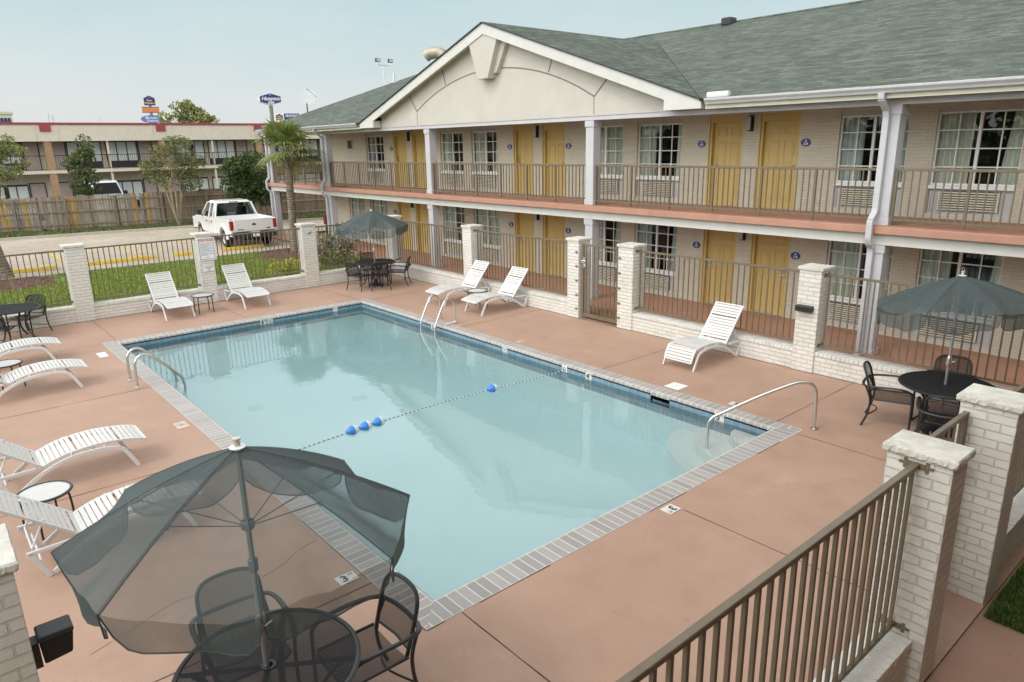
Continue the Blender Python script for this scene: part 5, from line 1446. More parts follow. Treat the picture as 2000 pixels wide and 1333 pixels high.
# ------------------------------------------------------------------ pool hardware
t = thing('pool_handrail', 'stainless steel handrail over the corner steps of the pool', 'handrail', (-4.45, 9.59, 0), world=True)
b = MB(); b.tube(spline([(-4.448,9.596,0),(-4.455,9.59,.30),(-4.47,9.575,.58),(-4.515,9.53,.69),(-4.60,9.45,.72),(-4.72,9.33,.69),(-5.05,9.0,.49),(-5.42,8.63,.22),(-5.50,8.55,.15),(-5.535,8.515,.05),(-5.54,8.51,-.12),(-5.54,8.51,-.5)], 6), .0245, 12); b.build('rail', M['steel'], t, smooth=True)
b = MB(); b.lathe([(.028,.0),(.055,.0),(.055,.008),(.03,.016)], (-4.448,9.596,.004), 16); b.build('flange', M['steel'], t)
t = thing('pool_ladder', 'stainless steel ladder with two arched rails on the building side of the pool', 'pool ladder', (-13.8, 9.2, 0), world=True)
for x in (-14.03, -13.42):
    b = MB(); b.tube(spline([(x,9.60,0),(x,9.60,.33),(x,9.57,.50),(x,9.47,.60),(x,9.36,.60),(x,9.27,.52),(x,9.08,.16),(x,9.02,.02),(x,9.0,-.15),(x,9.0,-1.15)], 6), .022, 12); b.build('rail', M['steel'], t, smooth=True)
    b = MB(); b.lathe([(.024,.0),(.05,.0),(.05,.008),(.026,.016)], (x,9.60,.004), 16); b.build('flange', M['steel'], t)
for z in (-.26, -.54, -.82):
    b = MB(); b.box(-14.03,-13.42,8.96,9.04,z-.012,z+.012); b.build('tread', M['sign_white'], t)
t = thing('grab_rails', 'pair of curved stainless grab rails on the left long side of the pool', 'grab rail', (-13.9, 2.7, 0), world=True)
for x in (-14.17, -13.62):
    b = MB(); b.tube(spline([(x,2.62,0),(x,2.62,.36),(x,2.65,.50),(x,2.74,.58),(x,2.85,.57),(x,2.95,.49),(x,3.2,.22),(x,3.36,.04),(x,3.40,-.08),(x,3.41,-.3),(x,3.41,-.9)], 6), .0235, 12); b.build('rail', M['steel'], t, smooth=True)
    b = MB(); b.lathe([(.025,.0),(.06,.0),(.06,.008),(.028,.018)], (x,2.62,.004), 16); b.build('flange', M['steel'], t)
for z in (-.24, -.5, -.76):
    b = MB(); b.box(-14.17,-13.62,3.37,3.45,z-.012,z+.012); b.build('tread', M['sign_white'], t)
t = thing('fallen_rail', 'short white pipe lying on the coping beside the pool ladder', 'pipe', (-13.2, 9.45, 0), world=True)
b = MB(); b.tube([(-13.40,9.58,.03),(-13.36,9.30,.03),(-13.355,9.255,.025)], .018, 10); b.build('pipe', M['sign_white'], t, smooth=True)
b = MB(); b.tube([(-13.405,9.60,.03),(-13.395,9.54,.03)], .028, 10); b.build('end_cap', M['sign_white'], t)
# safety rope
t = thing('safety_rope', 'thin blue and white safety rope stretched across the pool', 'rope', (-9.3, 6, -.14), world=True)
RX = lambda y: -9.24 - .22*math.sin(math.pi*(9.17-y)/6.05)
segs = [[], []]; n = 150
bA, bB = MB(), MB()
for i in range(n):
    y0 = 9.16 - 6.03*i/n; y1 = 9.16 - 6.03*(i+1)/n
    z0 = -.142 + .04*max(0,(y0-8.9)/.27)**1; z1 = -.142 + .04*max(0,(y1-8.9)/.27)
    (bA if i % 2 else bB).tube([(RX(y0),y0,z0),(RX(y1),y1,z1)], .008, 6)
bA.build('white_strand', M['sign_white'], t); bB.build('blue_strand', basic('dark rope strand', (.05,.12,.2), .6, var=0), t)
M['float_blue'] = basic('blue float plastic', (.05,.22,.62), .3, var=.05)
def rope_float(y, lab):
    x = RX(y); d = Vector((RX(y+.1)-RX(y-.1), .2, 0)).normalized(); ax = d.to_track_quat('Z','Y').to_matrix()
    t = thing('rope_float', lab, 'float', (x, y, -.13), group='blue and white floats on the safety rope')
    b = MB(); b.lathe([(.012,.10),(.02,.10),(.055,.075),(.076,.02),(.078,0.)], n=20, ax=ax); b.build('white_half', M['sign_white'], t, smooth=True)
    b = MB(); b.lathe([(.078,0.),(.072,-.04),(.04,-.105),(.02,-.125),(.01,-.125)], n=20, ax=ax); b.build('blue_half', M['float_blue'], t, smooth=True)
rope_float(7.51, 'single blue and white float alone on the rope'); rope_float(5.16, 'rope float in the row of three nearest the single float'); rope_float(4.92, 'middle rope float of the row of three'); rope_float(4.68, 'rope float in the row of three nearest the near umbrella')
for (x, y, nm) in ((-9.24, PY1-.002, 'white rope hook cup in the tile band on the building side'),):
    t = thing('rope_anchor', nm, 'rope anchor', (x, y, -.095))
    b = MB(); ax = Matrix.Rotation(rad(90),3,'X'); b.box(-.07,.07,-.008,0,-.07,.07); b.build('plate', M['sign_white'], t, bevel=.01)
    b = MB(); b.lathe([(.03,0.),(.045,.0),(.045,.012),(.03,.012)], (0,-.008,.0), 18, ax=ax); b.build('ring', M['steel'], t)
# ------------------------------------------------------------------ wooden fence
t = thing('wooden_fence', 'long weathered wooden plank fence with some new yellow boards behind the parking lot', 'fence', (-46, 12, -.1), world=True)
def fpt(y): return Vector((fence_x(y), y, -.1))
b = MB(); b2 = MB(); b3 = [MB() for _ in range(5)]; y = -8.0
yel = [(3.9,4.35),(7.0,7.5),(10.15,10.5),(10.95,11.15),(5.0,5.2)]
while y < 44:
    wd = R.uniform(.125,.145); p = fpt(y); q = fpt(y+wd-.012); h = 1.86 + R.uniform(-.035,.035) + (.02 if R.random() < .1 else 0)
    if R.random() > .012:
        d = (q-p).normalized(); s = Vector((d.y,-d.x,0))*.018; off = Vector((d.y,-d.x,0))*R.uniform(-.004,.004)
        ky_ = [i_ for i_, (a, c) in enumerate(yel) if a <= y <= c]; tgt = b3[ky_[0]] if ky_ else (b if y < 11.6 else b2)
        p = p+off; q = q+off; tp = R.uniform(-.012,.012); e = (q-p)*.22
        Z = Vector((0,0,1)); lo = [p, q, q+s, p+s]
        tgt.hexa(lo, [p+Z*(h-.03+tp), q+Z*(h-.03-tp), q+s+Z*(h-.03-tp), p+s+Z*(h-.03+tp)])
        tgt.hexa([p+Z*(h-.03+tp), q+Z*(h-.03-tp), q+s+Z*(h-.03-tp), p+s+Z*(h-.03+tp)], [p+e+Z*h, q-e+Z*h, q-e+s+Z*h, p+e+s+Z*h])
    y += wd
for m_, mb_ in [(M['plank'], b), (M['plank_brown'], b2)] + [(M['plank_new'], q_) for q_ in b3]:
    if mb_.v: mb_.build('planks', m_, t)
for z in (.28, .98, 1.62):
    b = MB(); ys = [-8+2.4*i for i in range(22)]
    for a, c in zip(ys, ys[1:]): p, q = fpt(a)+Vector((.05,0,z)), fpt(c)+Vector((.05,0,z)); b.bar(p, q, .04, .085)
    b.build('rail', M['plank'], t)
for i in range(21):
    y = -8+2.4*i+.6; b = MB(); p = fpt(y)+Vector((.10,0,0)); b.bar(p, p+Vector((0,0,1.78)), .09, .09, up=(1,0,0)); b.build('post', M['plank'], t)

# ------------------------------------------------------------------ motel behind the fence
mt = thing('far_motel', 'long two storey beige motel with red trim and brick piers behind the wooden fence', 'building', (-62, 15, -.1), world=True)
MX = -62.0
b = MB(); b.box(MX+1.65, MX+1.9, -20, 62, 4.93, 6.05); b.build('fascia', M['motel_fascia'], mt)
b = MB(); b.box(MX+1.6, MX+1.96, -20, 62, 6.051, 6.2); b.box(MX-12, MX+1.6, -20, 62, 5.9, 6.1)
for y in range(-20, 62, 15): pass
b.build('parapet_trim', M['motel_red'], mt)
for i in range(1, 7):
    for dy in (-.45, .93):
        y = .75 + 7.55*(i-2) + dy; b = MB(); b.box(MX+1.901, MX+1.935, y, y+.08, 4.93, 6.05); b.build('fascia_batten', M['motel_fascia'], mt)
b = MB(); b.box(MX-.2, MX, -20, 62, -.1, 5.0); b.build('wall', M['curb_tan'], mt)
b = MB(); b.box(MX, MX+1.85, -20, 62, 2.72, 2.93); b.build('balcony_slab', M['curb_tan'], mt)
b = MB(); b.box(MX, MX+1.7, -20, 62, 4.9, 4.935); b.build('soffit', M['motel_dark'], mt)
def mwin(y0, y1, z0, z1, nm='window', panes=3):
    b = MB(); x = MX+.03
    b.box(MX+.001, x+.02, y0, y1, z0-.5, z0)               # dark panel below the glass
    for k in range(panes+1):
        y = y0 + (y1-y0)*k/panes; b.box(x-.02, x+.03, y-.035, y+.035, z0, z1)
    b.box(x-.02, x+.03, y0, y1, z1, z1+.12)
    w = b.build('window', M['motel_dark'], mt)
    b = MB(); b.poly([(x-.012,y0,z0),(x-.012,y1,z0),(x-.012,y1,z1),(x-.012,y0,z1)])
    b.build('backing', M['room_dark'], w)
    b = MB(); gap = R.uniform(.35,.65) if R.random() < .4 else None
    n = int((y1-y0)/.05); pr = None
    for i in range(n+1):
        y = y0+(y1-y0)*i/n; xx = x+.005+.01*math.sin(y*24); cur = ((xx,y,z1),(xx,y,z0))
        if pr and not (gap and abs((y-y0)/(y1-y0)-gap) < .07): b.add([pr[1],cur[1],cur[0],pr[0]], [[0,1,2,3]])
        pr = cur
    b.build('curtain', M['motel_curtain'], w)
def mdoor(y0, y1, z0):
    b = MB(); b.box(MX+.001, MX+.045, y0, y1, z0, z0+2.05); d = b.build('door', M['motel_door'], mt)
    b = MB(); b.box(MX+.001, MX+.06, y0-.07, y0, z0, z0+2.12); b.box(MX+.001, MX+.06, y1, y1+.07, z0, z0+2.12); b.box(MX+.001, MX+.06, y0, y1, z0+2.05, z0+2.12); b.build('door_frame', M['motel_dark'], d)
    b = MB(); b.tube([(MX+.046,y1-.1,z0+1),(MX+.1,y1-.1,z0+1)], .05, 6); b.build('door_knob', M['chrome'], d)
for i in range(10):
    yb = .75 + 7.55*(i-2) + .48
    for z0 in (2.93, -.05):
        mdoor(yb+.12, yb+1.0, z0); mwin(yb+1.15, yb+3.35, z0+.55, z0+1.92)
        mwin(yb+3.72, yb+5.85, z0+.55, z0+1.92); mdoor(yb+6.0, yb+6.88, z0)
    b = MB(); b.box(MX+1.55, MX+1.8, yb-.48, yb-.02, -.1, 5.6); b.build('brick_pier', M['orange_brick'], mt)
    b = MB(); b.box(MX+1.5, MX+1.99, yb-.58, yb+.08, 5.6, 6.199); b.build('pier_cap', M['motel_red'], mt)
    b = MB(); b.box(MX+1.6, MX+1.72, yb+3.45, yb+3.6, -.1, 4.93); b.build('post', M['curb_tan'], mt)
    b = MB(); a, c = yb, yb+7.05
    b.box(MX+1.72, MX+1.77, a, c, 3.93, 3.98); b.box(MX+1.72, MX+1.76, a, c, 3.0, 3.03)
    n = 52
    for k in range(n): y = a+(c-a)*(k+.5)/n; b.box(MX+1.735, MX+1.755, y-.009, y+.009, 3.03, 3.93)
    b.build('balcony_railing', M['motel_dark'], mt)

# ------------------------------------------------------------------ vehicles
def wheel(par, x, y, r, w, side):
    b = MB(); ax = Matrix.Rotation(rad(90),3,'X'); prof = [(r*.62,-w/2),(r*.93,-w/2),(r,-w*.36),(r,w*.36),(r*.93,w/2),(r*.62,w/2)]
    b.lathe(prof, (x,y,r), 26, ax=ax); wl = b.build('wheel', M['tyre'], par, smooth=True)
    b = MB(); o = side*w*.42
    b.lathe([(0,0),(r*.25,.02*side),(r*.5,-.03*side),(r*.63,.015*side)], (x,y+o*1.0,r), 22, ax=Matrix.Rotation(rad(-90 if side > 0 else 90),3,'X')); b.build('rim', M['rim'], wl)
def archside(xa, xb, ztop, zbot, arcs, y0, y1, ztop2=None):
    """body side from xa (rear) to xb (front) with wheel arches cut out"""
    pts = [(xa, ztop), (xb, ztop if ztop2 is None else ztop2), (xb, zbot)]
    for (cx, r, cz) in sorted(arcs, reverse=True):
        for k in range(13):
            a = math.pi*k/12; pts.append((cx+r*math.cos(a), max(zbot, cz+r*math.sin(a))))
    pts.append((xa, zbot)); return pts
tr = thing('pickup_truck', 'white crew cab pickup truck parked behind the pool fence', 'truck', (-31.95, 11.52, -.05), rad(180-2.5))
# local: +x forward, y left, z up; rear axle at x=0
fn = lambda u, w, d: (u, d, w)
b = MB(); HW = 1.0
arcs = [(0, .50, .40), (3.75, .48, .40)]
bed = archside(-1.12, 1.12, 1.28, .55, [(0,.50,.40)], 0, 0)
cabs = [(1.13,1.22),(3.2,1.2),(3.2,.5),(1.13,.5)]
fr = archside(3.2, 4.85, 1.2, .55, [(3.75,.48,.40)], 0, 0, 1.08)
for s in (-1, 1):
    y0, y1 = (HW, HW-.07) if s > 0 else (-HW, -HW+.07)
    b.prism(bed, fn, y0, y1); b.prism(cabs, fn, y0, y1); b.prism(fr, fn, y0, y1)
    # swelling over the rear wheel
    n = 14
    for k in range(n):
        a0, a1 = math.pi*k/n, math.pi*(k+1)/n
        def P_(a, r, y): return (r*math.cos(a), y, .40+r*math.sin(a))
        b.hexa([P_(a0,.50,s*HW*.99),P_(a1,.50,s*HW*.99),P_(a1,.50,s*(HW+.05)),P_(a0,.50,s*(HW+.05))],[P_(a0,.66,s*HW*.99),P_(a1,.66,s*HW*.99),P_(a1,.57,s*(HW+.045)),P_(a0,.57,s*(HW+.045))])
b.box(-1.10,1.10,-HW+.071,HW-.071,.72,.78); b.box(1.06,1.13,-HW+.071,HW-.071,.78,1.28)
b.hexa([(3.2,-HW+.07,.6),(4.85,-HW+.07,.6),(4.85,HW-.07,.6),(3.2,HW-.07,.6)],[(3.2,-.92,1.26),(4.75,-.88,1.13),(4.75,.88,1.13),(3.2,.92,1.26)])
b.box(1.13,3.2,-HW+.071,HW-.071,.5,1.21)
body = b.build('body', M['asphalt_white'], tr, bevel=.025, recalc=True)
# cab upper: roof with pillars around glass
b = MB(); lo = [(1.15,-.97),(3.35,-.97),(3.35,.97),(1.15,.97)]; 
zt_ = 1.93; zl_ = 1.22
roof = [(1.38,-.74),(2.62,-.74),(2.62,.74),(1.38,.74)]
b.hexa([(x,y,zt_-.10) for x, y in [(1.35,-.78),(2.70,-.78),(2.70,.78),(1.35,.78)]], [(x,y,zt_) for x, y in [(1.44,-.68),(2.55,-.68),(2.55,.68),(1.44,.68)]])
def pillar_(p, q, w): b.bar(p, q, w, .07, up=(0,1,.01))
for s in (-1, 1):
    pillar_((1.17,s*.95,zl_),(1.37,s*.775,zt_-.10), .16); pillar_((3.3,s*.95,zl_),(2.68,s*.775,zt_-.10), .07); pillar_((2.16,s*.95,zl_),(2.1,s*.775,zt_-.09), .09); pillar_((1.50,s*.965,zl_),(1.52,s*.785,zt_-.09), .06)
cab = b.build('cab', M['asphalt_white'], tr, bevel=.02)
b = MB()
b.poly([(1.16,-.86,zl_+.05),(1.16,.86,zl_+.05),(1.345,.72,zt_-.14),(1.345,-.72,zt_-.14)]); b.build('rear_window', M['car_glass'], cab)
b = MB(); b.poly([(3.28,.9,zl_),(3.28,-.9,zl_),(2.69,-.75,zt_-.1),(2.69,.75,zt_-.1)]); b.build('windscreen', M['car_glass'], cab)
for s in (-1, 1):
    b = MB(); b.poly([(2.2,s*.955,zl_+.0),(3.2,s*.955,zl_+.0),(2.64,s*.785,zt_-.1),(2.14,s*.785,zt_-.1)]); b.poly([(1.52,s*.955,zl_),(2.12,s*.955,zl_),(2.08,s*.785,zt_-.1),(1.54,s*.785,zt_-.1)]); b.build('side_window', M['car_glass'], cab)
    b = MB(); b.box(2.98,3.16,s*1.03-.0,s*1.03+s*.16,1.25,1.5); b.bar((3.05,s*.98,1.22),(3.05,s*1.12,1.32), .06); b.build('door_mirror', M['black'], tr, bevel=.02)
    b = MB(); b.box(2.36,2.48,s*HW+s*.004,s*HW+s*.03,1.0,1.05); b.box(1.56,1.68,s*HW+s*.004,s*HW+s*.03,1.0,1.05); b.build('door_handle', M['black'], tr)
    b = MB(); b.box(-1.145,-.98,s*.86,s*(HW+.012),.82,1.22); b.build('tail_light', M['tail_red'], tr, bevel=.02)
    b = MB(); b.box(-1.05,-.95,s*(HW-.05),s*(HW-.09),1.281,1.3); b.build('stake_pocket', M['black'], tr)
    b = MB(); b.box(1.9,2.28,s*(HW+.002),s*(HW+.004),.86,1.06); b.build('door_sticker', basic('faded red lettering', (.55,.42,.42), .5, var=.3, vs=30), tr)
    for x in (2.13,): 
        b = MB(); b.box(x-.004,x+.004,s*(HW+.0005),s*(HW+.002),.55,1.2); b.build('door_seam', M['dark_grey'], tr)
b = MB(); b.box(-1.16,-1.09,-HW+.16,HW-.16,.74,1.27); tg = b.build('tailgate', M['asphalt_white'], tr, bevel=.02)
b = MB(); b.prism([(-.09,1.0),(.09,1.0),(.07,1.06),(.0,1.085),(-.07,1.06)], lambda u, w, d: (d, u, w), -1.162, -1.172); b.build('handle', M['black'], tg)
x_ = textmesh('FORD', .075, M['black'], 'lettering', tg, extrude=.002) if False else None
b = MB(); b.prism([(.62+.075*math.cos(2*math.pi*k/16), .84+.028*math.sin(2*math.pi*k/16)) for k in range(16)], lambda u, w, d: (d, -u, w), -1.162, -1.168); b.build('emblem', M['sign_black'], tg)
b = MB()
for k in range(5): b.box(-1.167,-1.162,.47+k*.05,.505+k*.05,.82,.86)
b.build('model_lettering', M['sign_black'], tg)
b = MB(); b.box(-1.33,-1.17,-HW+.03,HW-.03,.47,.70); bm_ = b.build('rear_bumper', M['dark_grey'], tr, bevel=.03)
b = MB(); b.box(-1.336,-1.331,-.18,.14,.52,.66); b.build('licence_plate', M['sign_white'], bm_)
b = MB(); b.box(-1.0,4.6,-.42,.42,.35,.5); b.box(-.1,.1,-.75,.75,.32,.45); b.box(-1.2,-.9,-.25,.0,.30,.45); b.build('chassis', M['black'], tr)
b = MB(); b.box(1.36,1.37,-.2,.2,1.845,1.885); b.build('brake_light', M['tail_red'], cab)
b = MB()
for s in (-1, 1): b.hexa([(1.9,s*.45-.25,1.0),(2.02,s*.45-.25,1.0),(2.02,s*.45+.25,1.0),(1.9,s*.45+.25,1.0)],[(1.78,s*.45-.22,1.62),(1.86,s*.45-.22,1.62),(1.86,s*.45+.22,1.62),(1.78,s*.45+.22,1.62)]); b.box(1.78,1.85,s*.45-.12,s*.45+.12,1.64,1.8)
b.build('seats', M['black'], tr)
b = MB(); b.box(4.85,4.98,-HW+.02,HW-.02,.45,.72); b.build('front_bumper', M['chrome'], tr, bevel=.03)
for x in (0, 3.75):
    for s in (-1, 1): wheel(tr, x, s*.86, .395, .26, s)

# parked vehicles behind the fence
vn = thing('white_van', 'white van facing the wooden fence, only its top showing', 'van', (-56.2, 11.05, -.1), 0)
b = MB(); b.hexa([(-4.3,-1.0,.35),(.55,-1.0,.35),(.55,1.0,.35),(-4.3,1.0,.35)],[(-4.3,-1.0,1.35),(.45,-.98,1.2),(.45,.98,1.2),(-4.3,1.0,1.35)])
b.hexa([(-4.3,-1.0,1.35),(-.22,-.98,1.33),(-.22,.98,1.33),(-4.3,1.0,1.35)],[(-4.25,-.84,2.28),(-.85,-.80,2.28),(-.85,.80,2.28),(-4.25,.84,2.28)])
b.hexa([(-.22,-.98,1.2),(.45,-.96,1.15),(.45,.96,1.15),(-.22,.98,1.2)],[(-.22,-.95,1.34),(.40,-.9,1.22),(.40,.9,1.22),(-.22,.95,1.34)])
b.build('body', M['asphalt_white'], vn, bevel=.07, seg=3)
b = MB(); b.poly([(-.215,-.85,1.42),(-.215,.85,1.42),(-.735,.73,2.16),(-.735,-.73,2.16)]); b.build('windscreen', M['car_glass'], vn)
for v_ in vn.children: pass
b = MB(); b.poly([(-.24+.03,-.85,1.41),(-.24+.03,.85,1.41),(-.76+.03,.73,2.15),(-.76+.03,-.73,2.15)]); b.build('windscreen_backing', M['dark_grey'], vn).location = (-.03,0,0)
for s in (-1, 1):
    b = MB(); b.poly([(-.45,s*.985,1.42),(-1.3,s*.985,1.42),(-1.3,s*.86,2.1),(-.85,s*.86,2.1)]); b.build('side_window', M['black'], vn)
    b = MB(); b.box(-.3,-.2,s*1.02,s*1.25,1.35,1.6); b.build('door_mirror', M['black'], vn, bevel=.02)
    b = MB(); b.box(.51,.56,s*.6,s*.85,.75,.95); b.build('headlight', M['chrome'], vn)
for x in (-.3,-3.4):
    for s in (-1,1): wheel(vn, x, s*.85, .34, .22, s)
def sedan(name, label, paint, loc, rz):
    t = thing(name, label, 'car', loc, rz)
    b = MB(); b.hexa([(-2.2,-.88,.25),(2.2,-.88,.25),(2.2,.88,.25),(-2.2,.88,.25)],[(-2.15,-.86,.88),(2.1,-.84,.80),(2.1,.84,.80),(-2.15,.86,.88)])
    b.hexa([(-1.7,-.80,.86),(1.0,-.80,.86),(1.0,.80,.86),(-1.7,.80,.86)],[(-1.1,-.62,1.36),(.25,-.62,1.36),(.25,.62,1.36),(-1.1,.62,1.36)])
    b.build('body', paint, t, bevel=.06, seg=3)
    b = MB(); b.poly([(.98,-.7,.92),(.98,.7,.92),(.30,.56,1.33),(.30,-.56,1.33)]); b.build('windscreen', M['black'], t)
    for s in (-1, 1):
        b = MB(); b.poly([(.85,s*.80,.92),(-1.45,s*.80,.92),(-1.05,s*.66,1.31),(.25,s*.66,1.31)]); b.build('side_window', M['black'], t)
    for x in (-1.35, 1.35):
        for s in (-1, 1): wheel(t, x, s*.78, .31, .2, s)
    return t
sedan('dark_car', 'dark car behind the wooden fence beside the round tree', M['car_dark'], (-56.8, 18.2, -.1), 0)
sedan('white_car', 'white car behind the wooden fence at the left edge', M['asphalt_white'], (-56.5, 5.6, -.1), 0)
# wheel stops
for y0, y1, lab in ((2.3, 3.95, 'yellow wheel stop by the left palm'), (4.9, 7.42, 'yellow wheel stop in the middle bay'), (8.05, 10.0-.25, 'yellow wheel stop behind the rules sign pillar'), (10.0, 11.85, 'yellow wheel stop under the rear of the pickup')):
    t = thing('wheel_stop', lab, 'wheel stop', (-30.9, (y0+y1)/2, -.05), group='yellow concrete wheel stops')
    b = MB(); L = (y1-y0)/2
    b.hexa([(-.1,-L,0),(.1,-L,0),(.1,L,0),(-.1,L,0)],[(-.06,-L+.04,.13),(.06,-L+.04,.13),(.06,L-.04,.13),(-.06,L-.04,.13)]); b.build('block', M['yellow_paint'], t, bevel=.015)

# ------------------------------------------------------------------ signs on poles, light pole, distant building
def pole(t, h, r, mat): b = MB(); b.tube([(0,0,0),(0,0,h)], r, 12); b.build('pole', mat, t, smooth=True)
# everything faces +x in local space, then turned slightly
t = thing('hexagonal_sign', 'tall pole sign with a dark blue hexagonal face and white script lettering', 'pole sign', (-110, 45.7, -.1), rad(-14))
pole(t, 10.8, .28, M['teal_pole'])
hexp = [(0,12.5),(1.7,12.0),(1.7,11.1),(0,10.62),(-1.7,11.1),(-1.7,12.0)]
b = MB(); b.prism(hexp, lambda u, w, d: (d, u, w), -.35, .35); b.build('cabinet', M['sign_white'], t, recalc=True)
b = MB(); b.prism([(u*.9, 11.585+(w-11.585)*.88) for u, w in hexp], lambda u, w, d: (d, u, w), .351, .37); fc = b.build('face', M['navy'], t, recalc=True)
for s, sz, z, y in (('Hampton', .72, 11.62, 0.05), ('Inn', .74, 11.08, .0)):
    x = textmesh(s, sz, M['sign_white'], 'lettering', fc, shear=.35, bold=.018, extrude=.004); x.rotation_euler = (rad(90),0,rad(90)); x.location = (.376, y, z)
b = MB(); b.bar((.376,-1.38,11.55),(.376,-1.05,11.42), .01, .07, up=(1,0,0.01)); b.bar((.376,1.2,11.42),(.376,1.45,11.65), .01, .06, up=(1,0,0.01)); b.bar((.376,-.75,11.0),(.376,-.5,10.9), .01, .07, up=(1,0,.01)); b.box(.372,.378,-.09,.09,12.12,12.2); b.box(.372,.378,-.03,.03,12.2,12.3); b.build('flourish', M['sign_white'], fc)
t = thing('stacked_sign', 'pole carrying a blue house shaped sign, an orange panel and a blue oval sign', 'pole sign', (-130, 33.7, -.1), rad(-14))
pole(t, 12, .2, M['teal_pole'])
b = MB(); b.prism([(-.82,11.45),(.82,11.45),(.82,12.55),(0,12.95),(-.82,12.55)], lambda u, w, d: (d, u, w), -.25, .25); hs = b.build('house_panel', M['navy'], t, recalc=True)
for s, sz, z in (('Best', .42, 12.18), ('Western', .40, 11.78)):
    x = textmesh(s, sz, M['sign_yellow'], 'lettering', hs, bold=.012); x.rotation_euler = (rad(90),0,rad(90)); x.location = (.258, 0, z)
b = MB(); b.prism([(-.3,12.55),(.3,12.55),(.15,12.75),(-.15,12.75)], lambda u, w, d: (d, u, w), .251, .26); b.build('crown_emblem', M['motel_red'], hs, recalc=True)
b = MB(); b.box(-.2,.2,-1.27,1.27,10.35,11.15); op = b.build('orange_panel', M['orange_sign'], t)
b = MB(); 
for (y0,y1,z0,z1) in ((-1.3,1.3,11.151,11.21),(-1.3,1.3,10.29,10.349)): b.box(-.22,.22,y0,y1,z0,z1)
b.build('panel_frame', M['dark_grey'], op)
x = textmesh('HOOTERS', .56, basic('bright orange letters', (.8,.25,.08), .4, var=0), 'lettering', op, bold=.02); x.rotation_euler = (rad(90),0,rad(90)); x.location = (.21,0,10.75)
b = MB(); b.prism([(1.65*math.cos(2*math.pi*k/32), 9.3+.62*math.sin(2*math.pi*k/32)) for k in range(32)], lambda u, w, d: (d, u, w), -.2, .2); ov = b.build('oval_panel', M['sky_blue_sign'], t, recalc=True)
for s, sz, z, y in (("Michael's", .52, 9.48, 0), ('Nguyen', .46, 9.02, .15)) if False else (("Michael's", .52, 9.5, 0), ('Superior', .44, 9.05, .2)):
    x = textmesh(s, sz, M['sign_white'], 'lettering', ov, bold=.008); x.rotation_euler = (rad(90),0,rad(90)); x.location = (.206, y, z)
t = thing('roadside_sign', 'wide low sign with a crest and dark blue panel just above the far roof edge', 'pole sign', (-120, 52.4, -.1), rad(-20))
b = MB(); b.tube([(0,-1,0),(0,-1,8.9)], .15, 8); b.tube([(0,1,0),(0,1,8.9)], .15, 8); b.build('pole', M['teal_pole'], t)
b = MB(); b.box(-.2,.2,-2.0,-.41,8.75,9.98); cr = b.build('crest_panel', M['sign_white'], t)
b = MB(); b.prism([(-1.75,8.9),(-.6,8.9),(-.6,9.65),(-1.18,9.92),(-1.75,9.65)], lambda u, w, d: (d, u, w), .201, .22); b.build('crest', basic('maroon navy crest', (.11,.05,.13), .4, var=.1), cr, recalc=True)
for s, z in (('Best', 9.48), ('Western', 9.15)):
    x = textmesh(s, .33, M['sign_yellow'], 'lettering', cr, bold=.012); x.rotation_euler = (rad(90),0,rad(90)); x.location = (.226, -1.18, z)
b = MB(); b.box(-.2,.2,-.4,2.1,8.72,9.98); np_ = b.build('name_panel', M['navy'], t)
for s, sz, z in (('SEAWAY', .52, 9.6), ('INN', .45, 9.1)):
    x = textmesh(s, sz, M['sign_white'], 'lettering', np_, bold=.012); x.rotation_euler = (rad(90),0,rad(90)); x.location = (.21, .85, z)
t = thing('floodlight_pole', 'thin pole with two floodlights on a crossarm above the roofline', 'light pole', (-60, 36.0, -.1))
b = MB(); b.tube([(0,0,0),(0,0,11.55)], .045, 8); b.build('pole', M['steel'], t)
b = MB(); b.tube(spline([(0,-.52,11.75),(0,-.5,11.52),(0,-.35,11.45),(0,0,11.45),(0,.35,11.45),(0,.62,11.5),(0,.68,11.7)], 4), .035, 6); b.build('crossarm', M['steel'], t)
for y, a in ((-.55, 0), (.78, 25)):
    b = MB(); b.box(-.12,.12,y-.24,y+.24,11.72,12.04); l = b.build('floodlight', M['dark_grey'], t, bevel=.04)
    b = MB(); b.box(.121,.13,y-.2,y+.2,11.76,12.0); b.build('lens', M['steel'], l)
t = thing('distant_building', 'pale cream building showing above the far motel roof at the left edge', 'building', (-150, 12, -.1), world=True)
b = MB(); b.box(-160,-150,2,16.9,0,10.6); b.build('wall', M['cream_paint'], t)
b = MB(); b.box(-160.2,-149.8,1.8,17.1,10.6,11.0); b.build('cornice', M['motel_fascia'], t)
b = MB()
for k in range(5): b.box(-149.9,-149.75,14.2+k*.5,14.55+k*.5,9.3,10.0)
b.build('window', M['navy'], t)
for (x, y, z, h) in ((-63.0, 9.3, 6.1, .9), (-63, 9.55, 6.1, .75), (-63, 12.6, 6.1, .6), (-63, 16.0, 6.1, .75)):
    t = thing('roof_pipe', 'thin vent pipe standing on the far motel roof', 'pipe', (x, y, z), group='thin pipes on the far motel roof')
    b = MB(); b.tube([(0,0,0),(0,0,h)], .03, 6); b.build('pipe', M['steel'], t)
    b = MB(); b.tube([(0,0,h*.7),(.0,.06,h*.75)], .02, 5); b.build('branch', M['steel'], t)

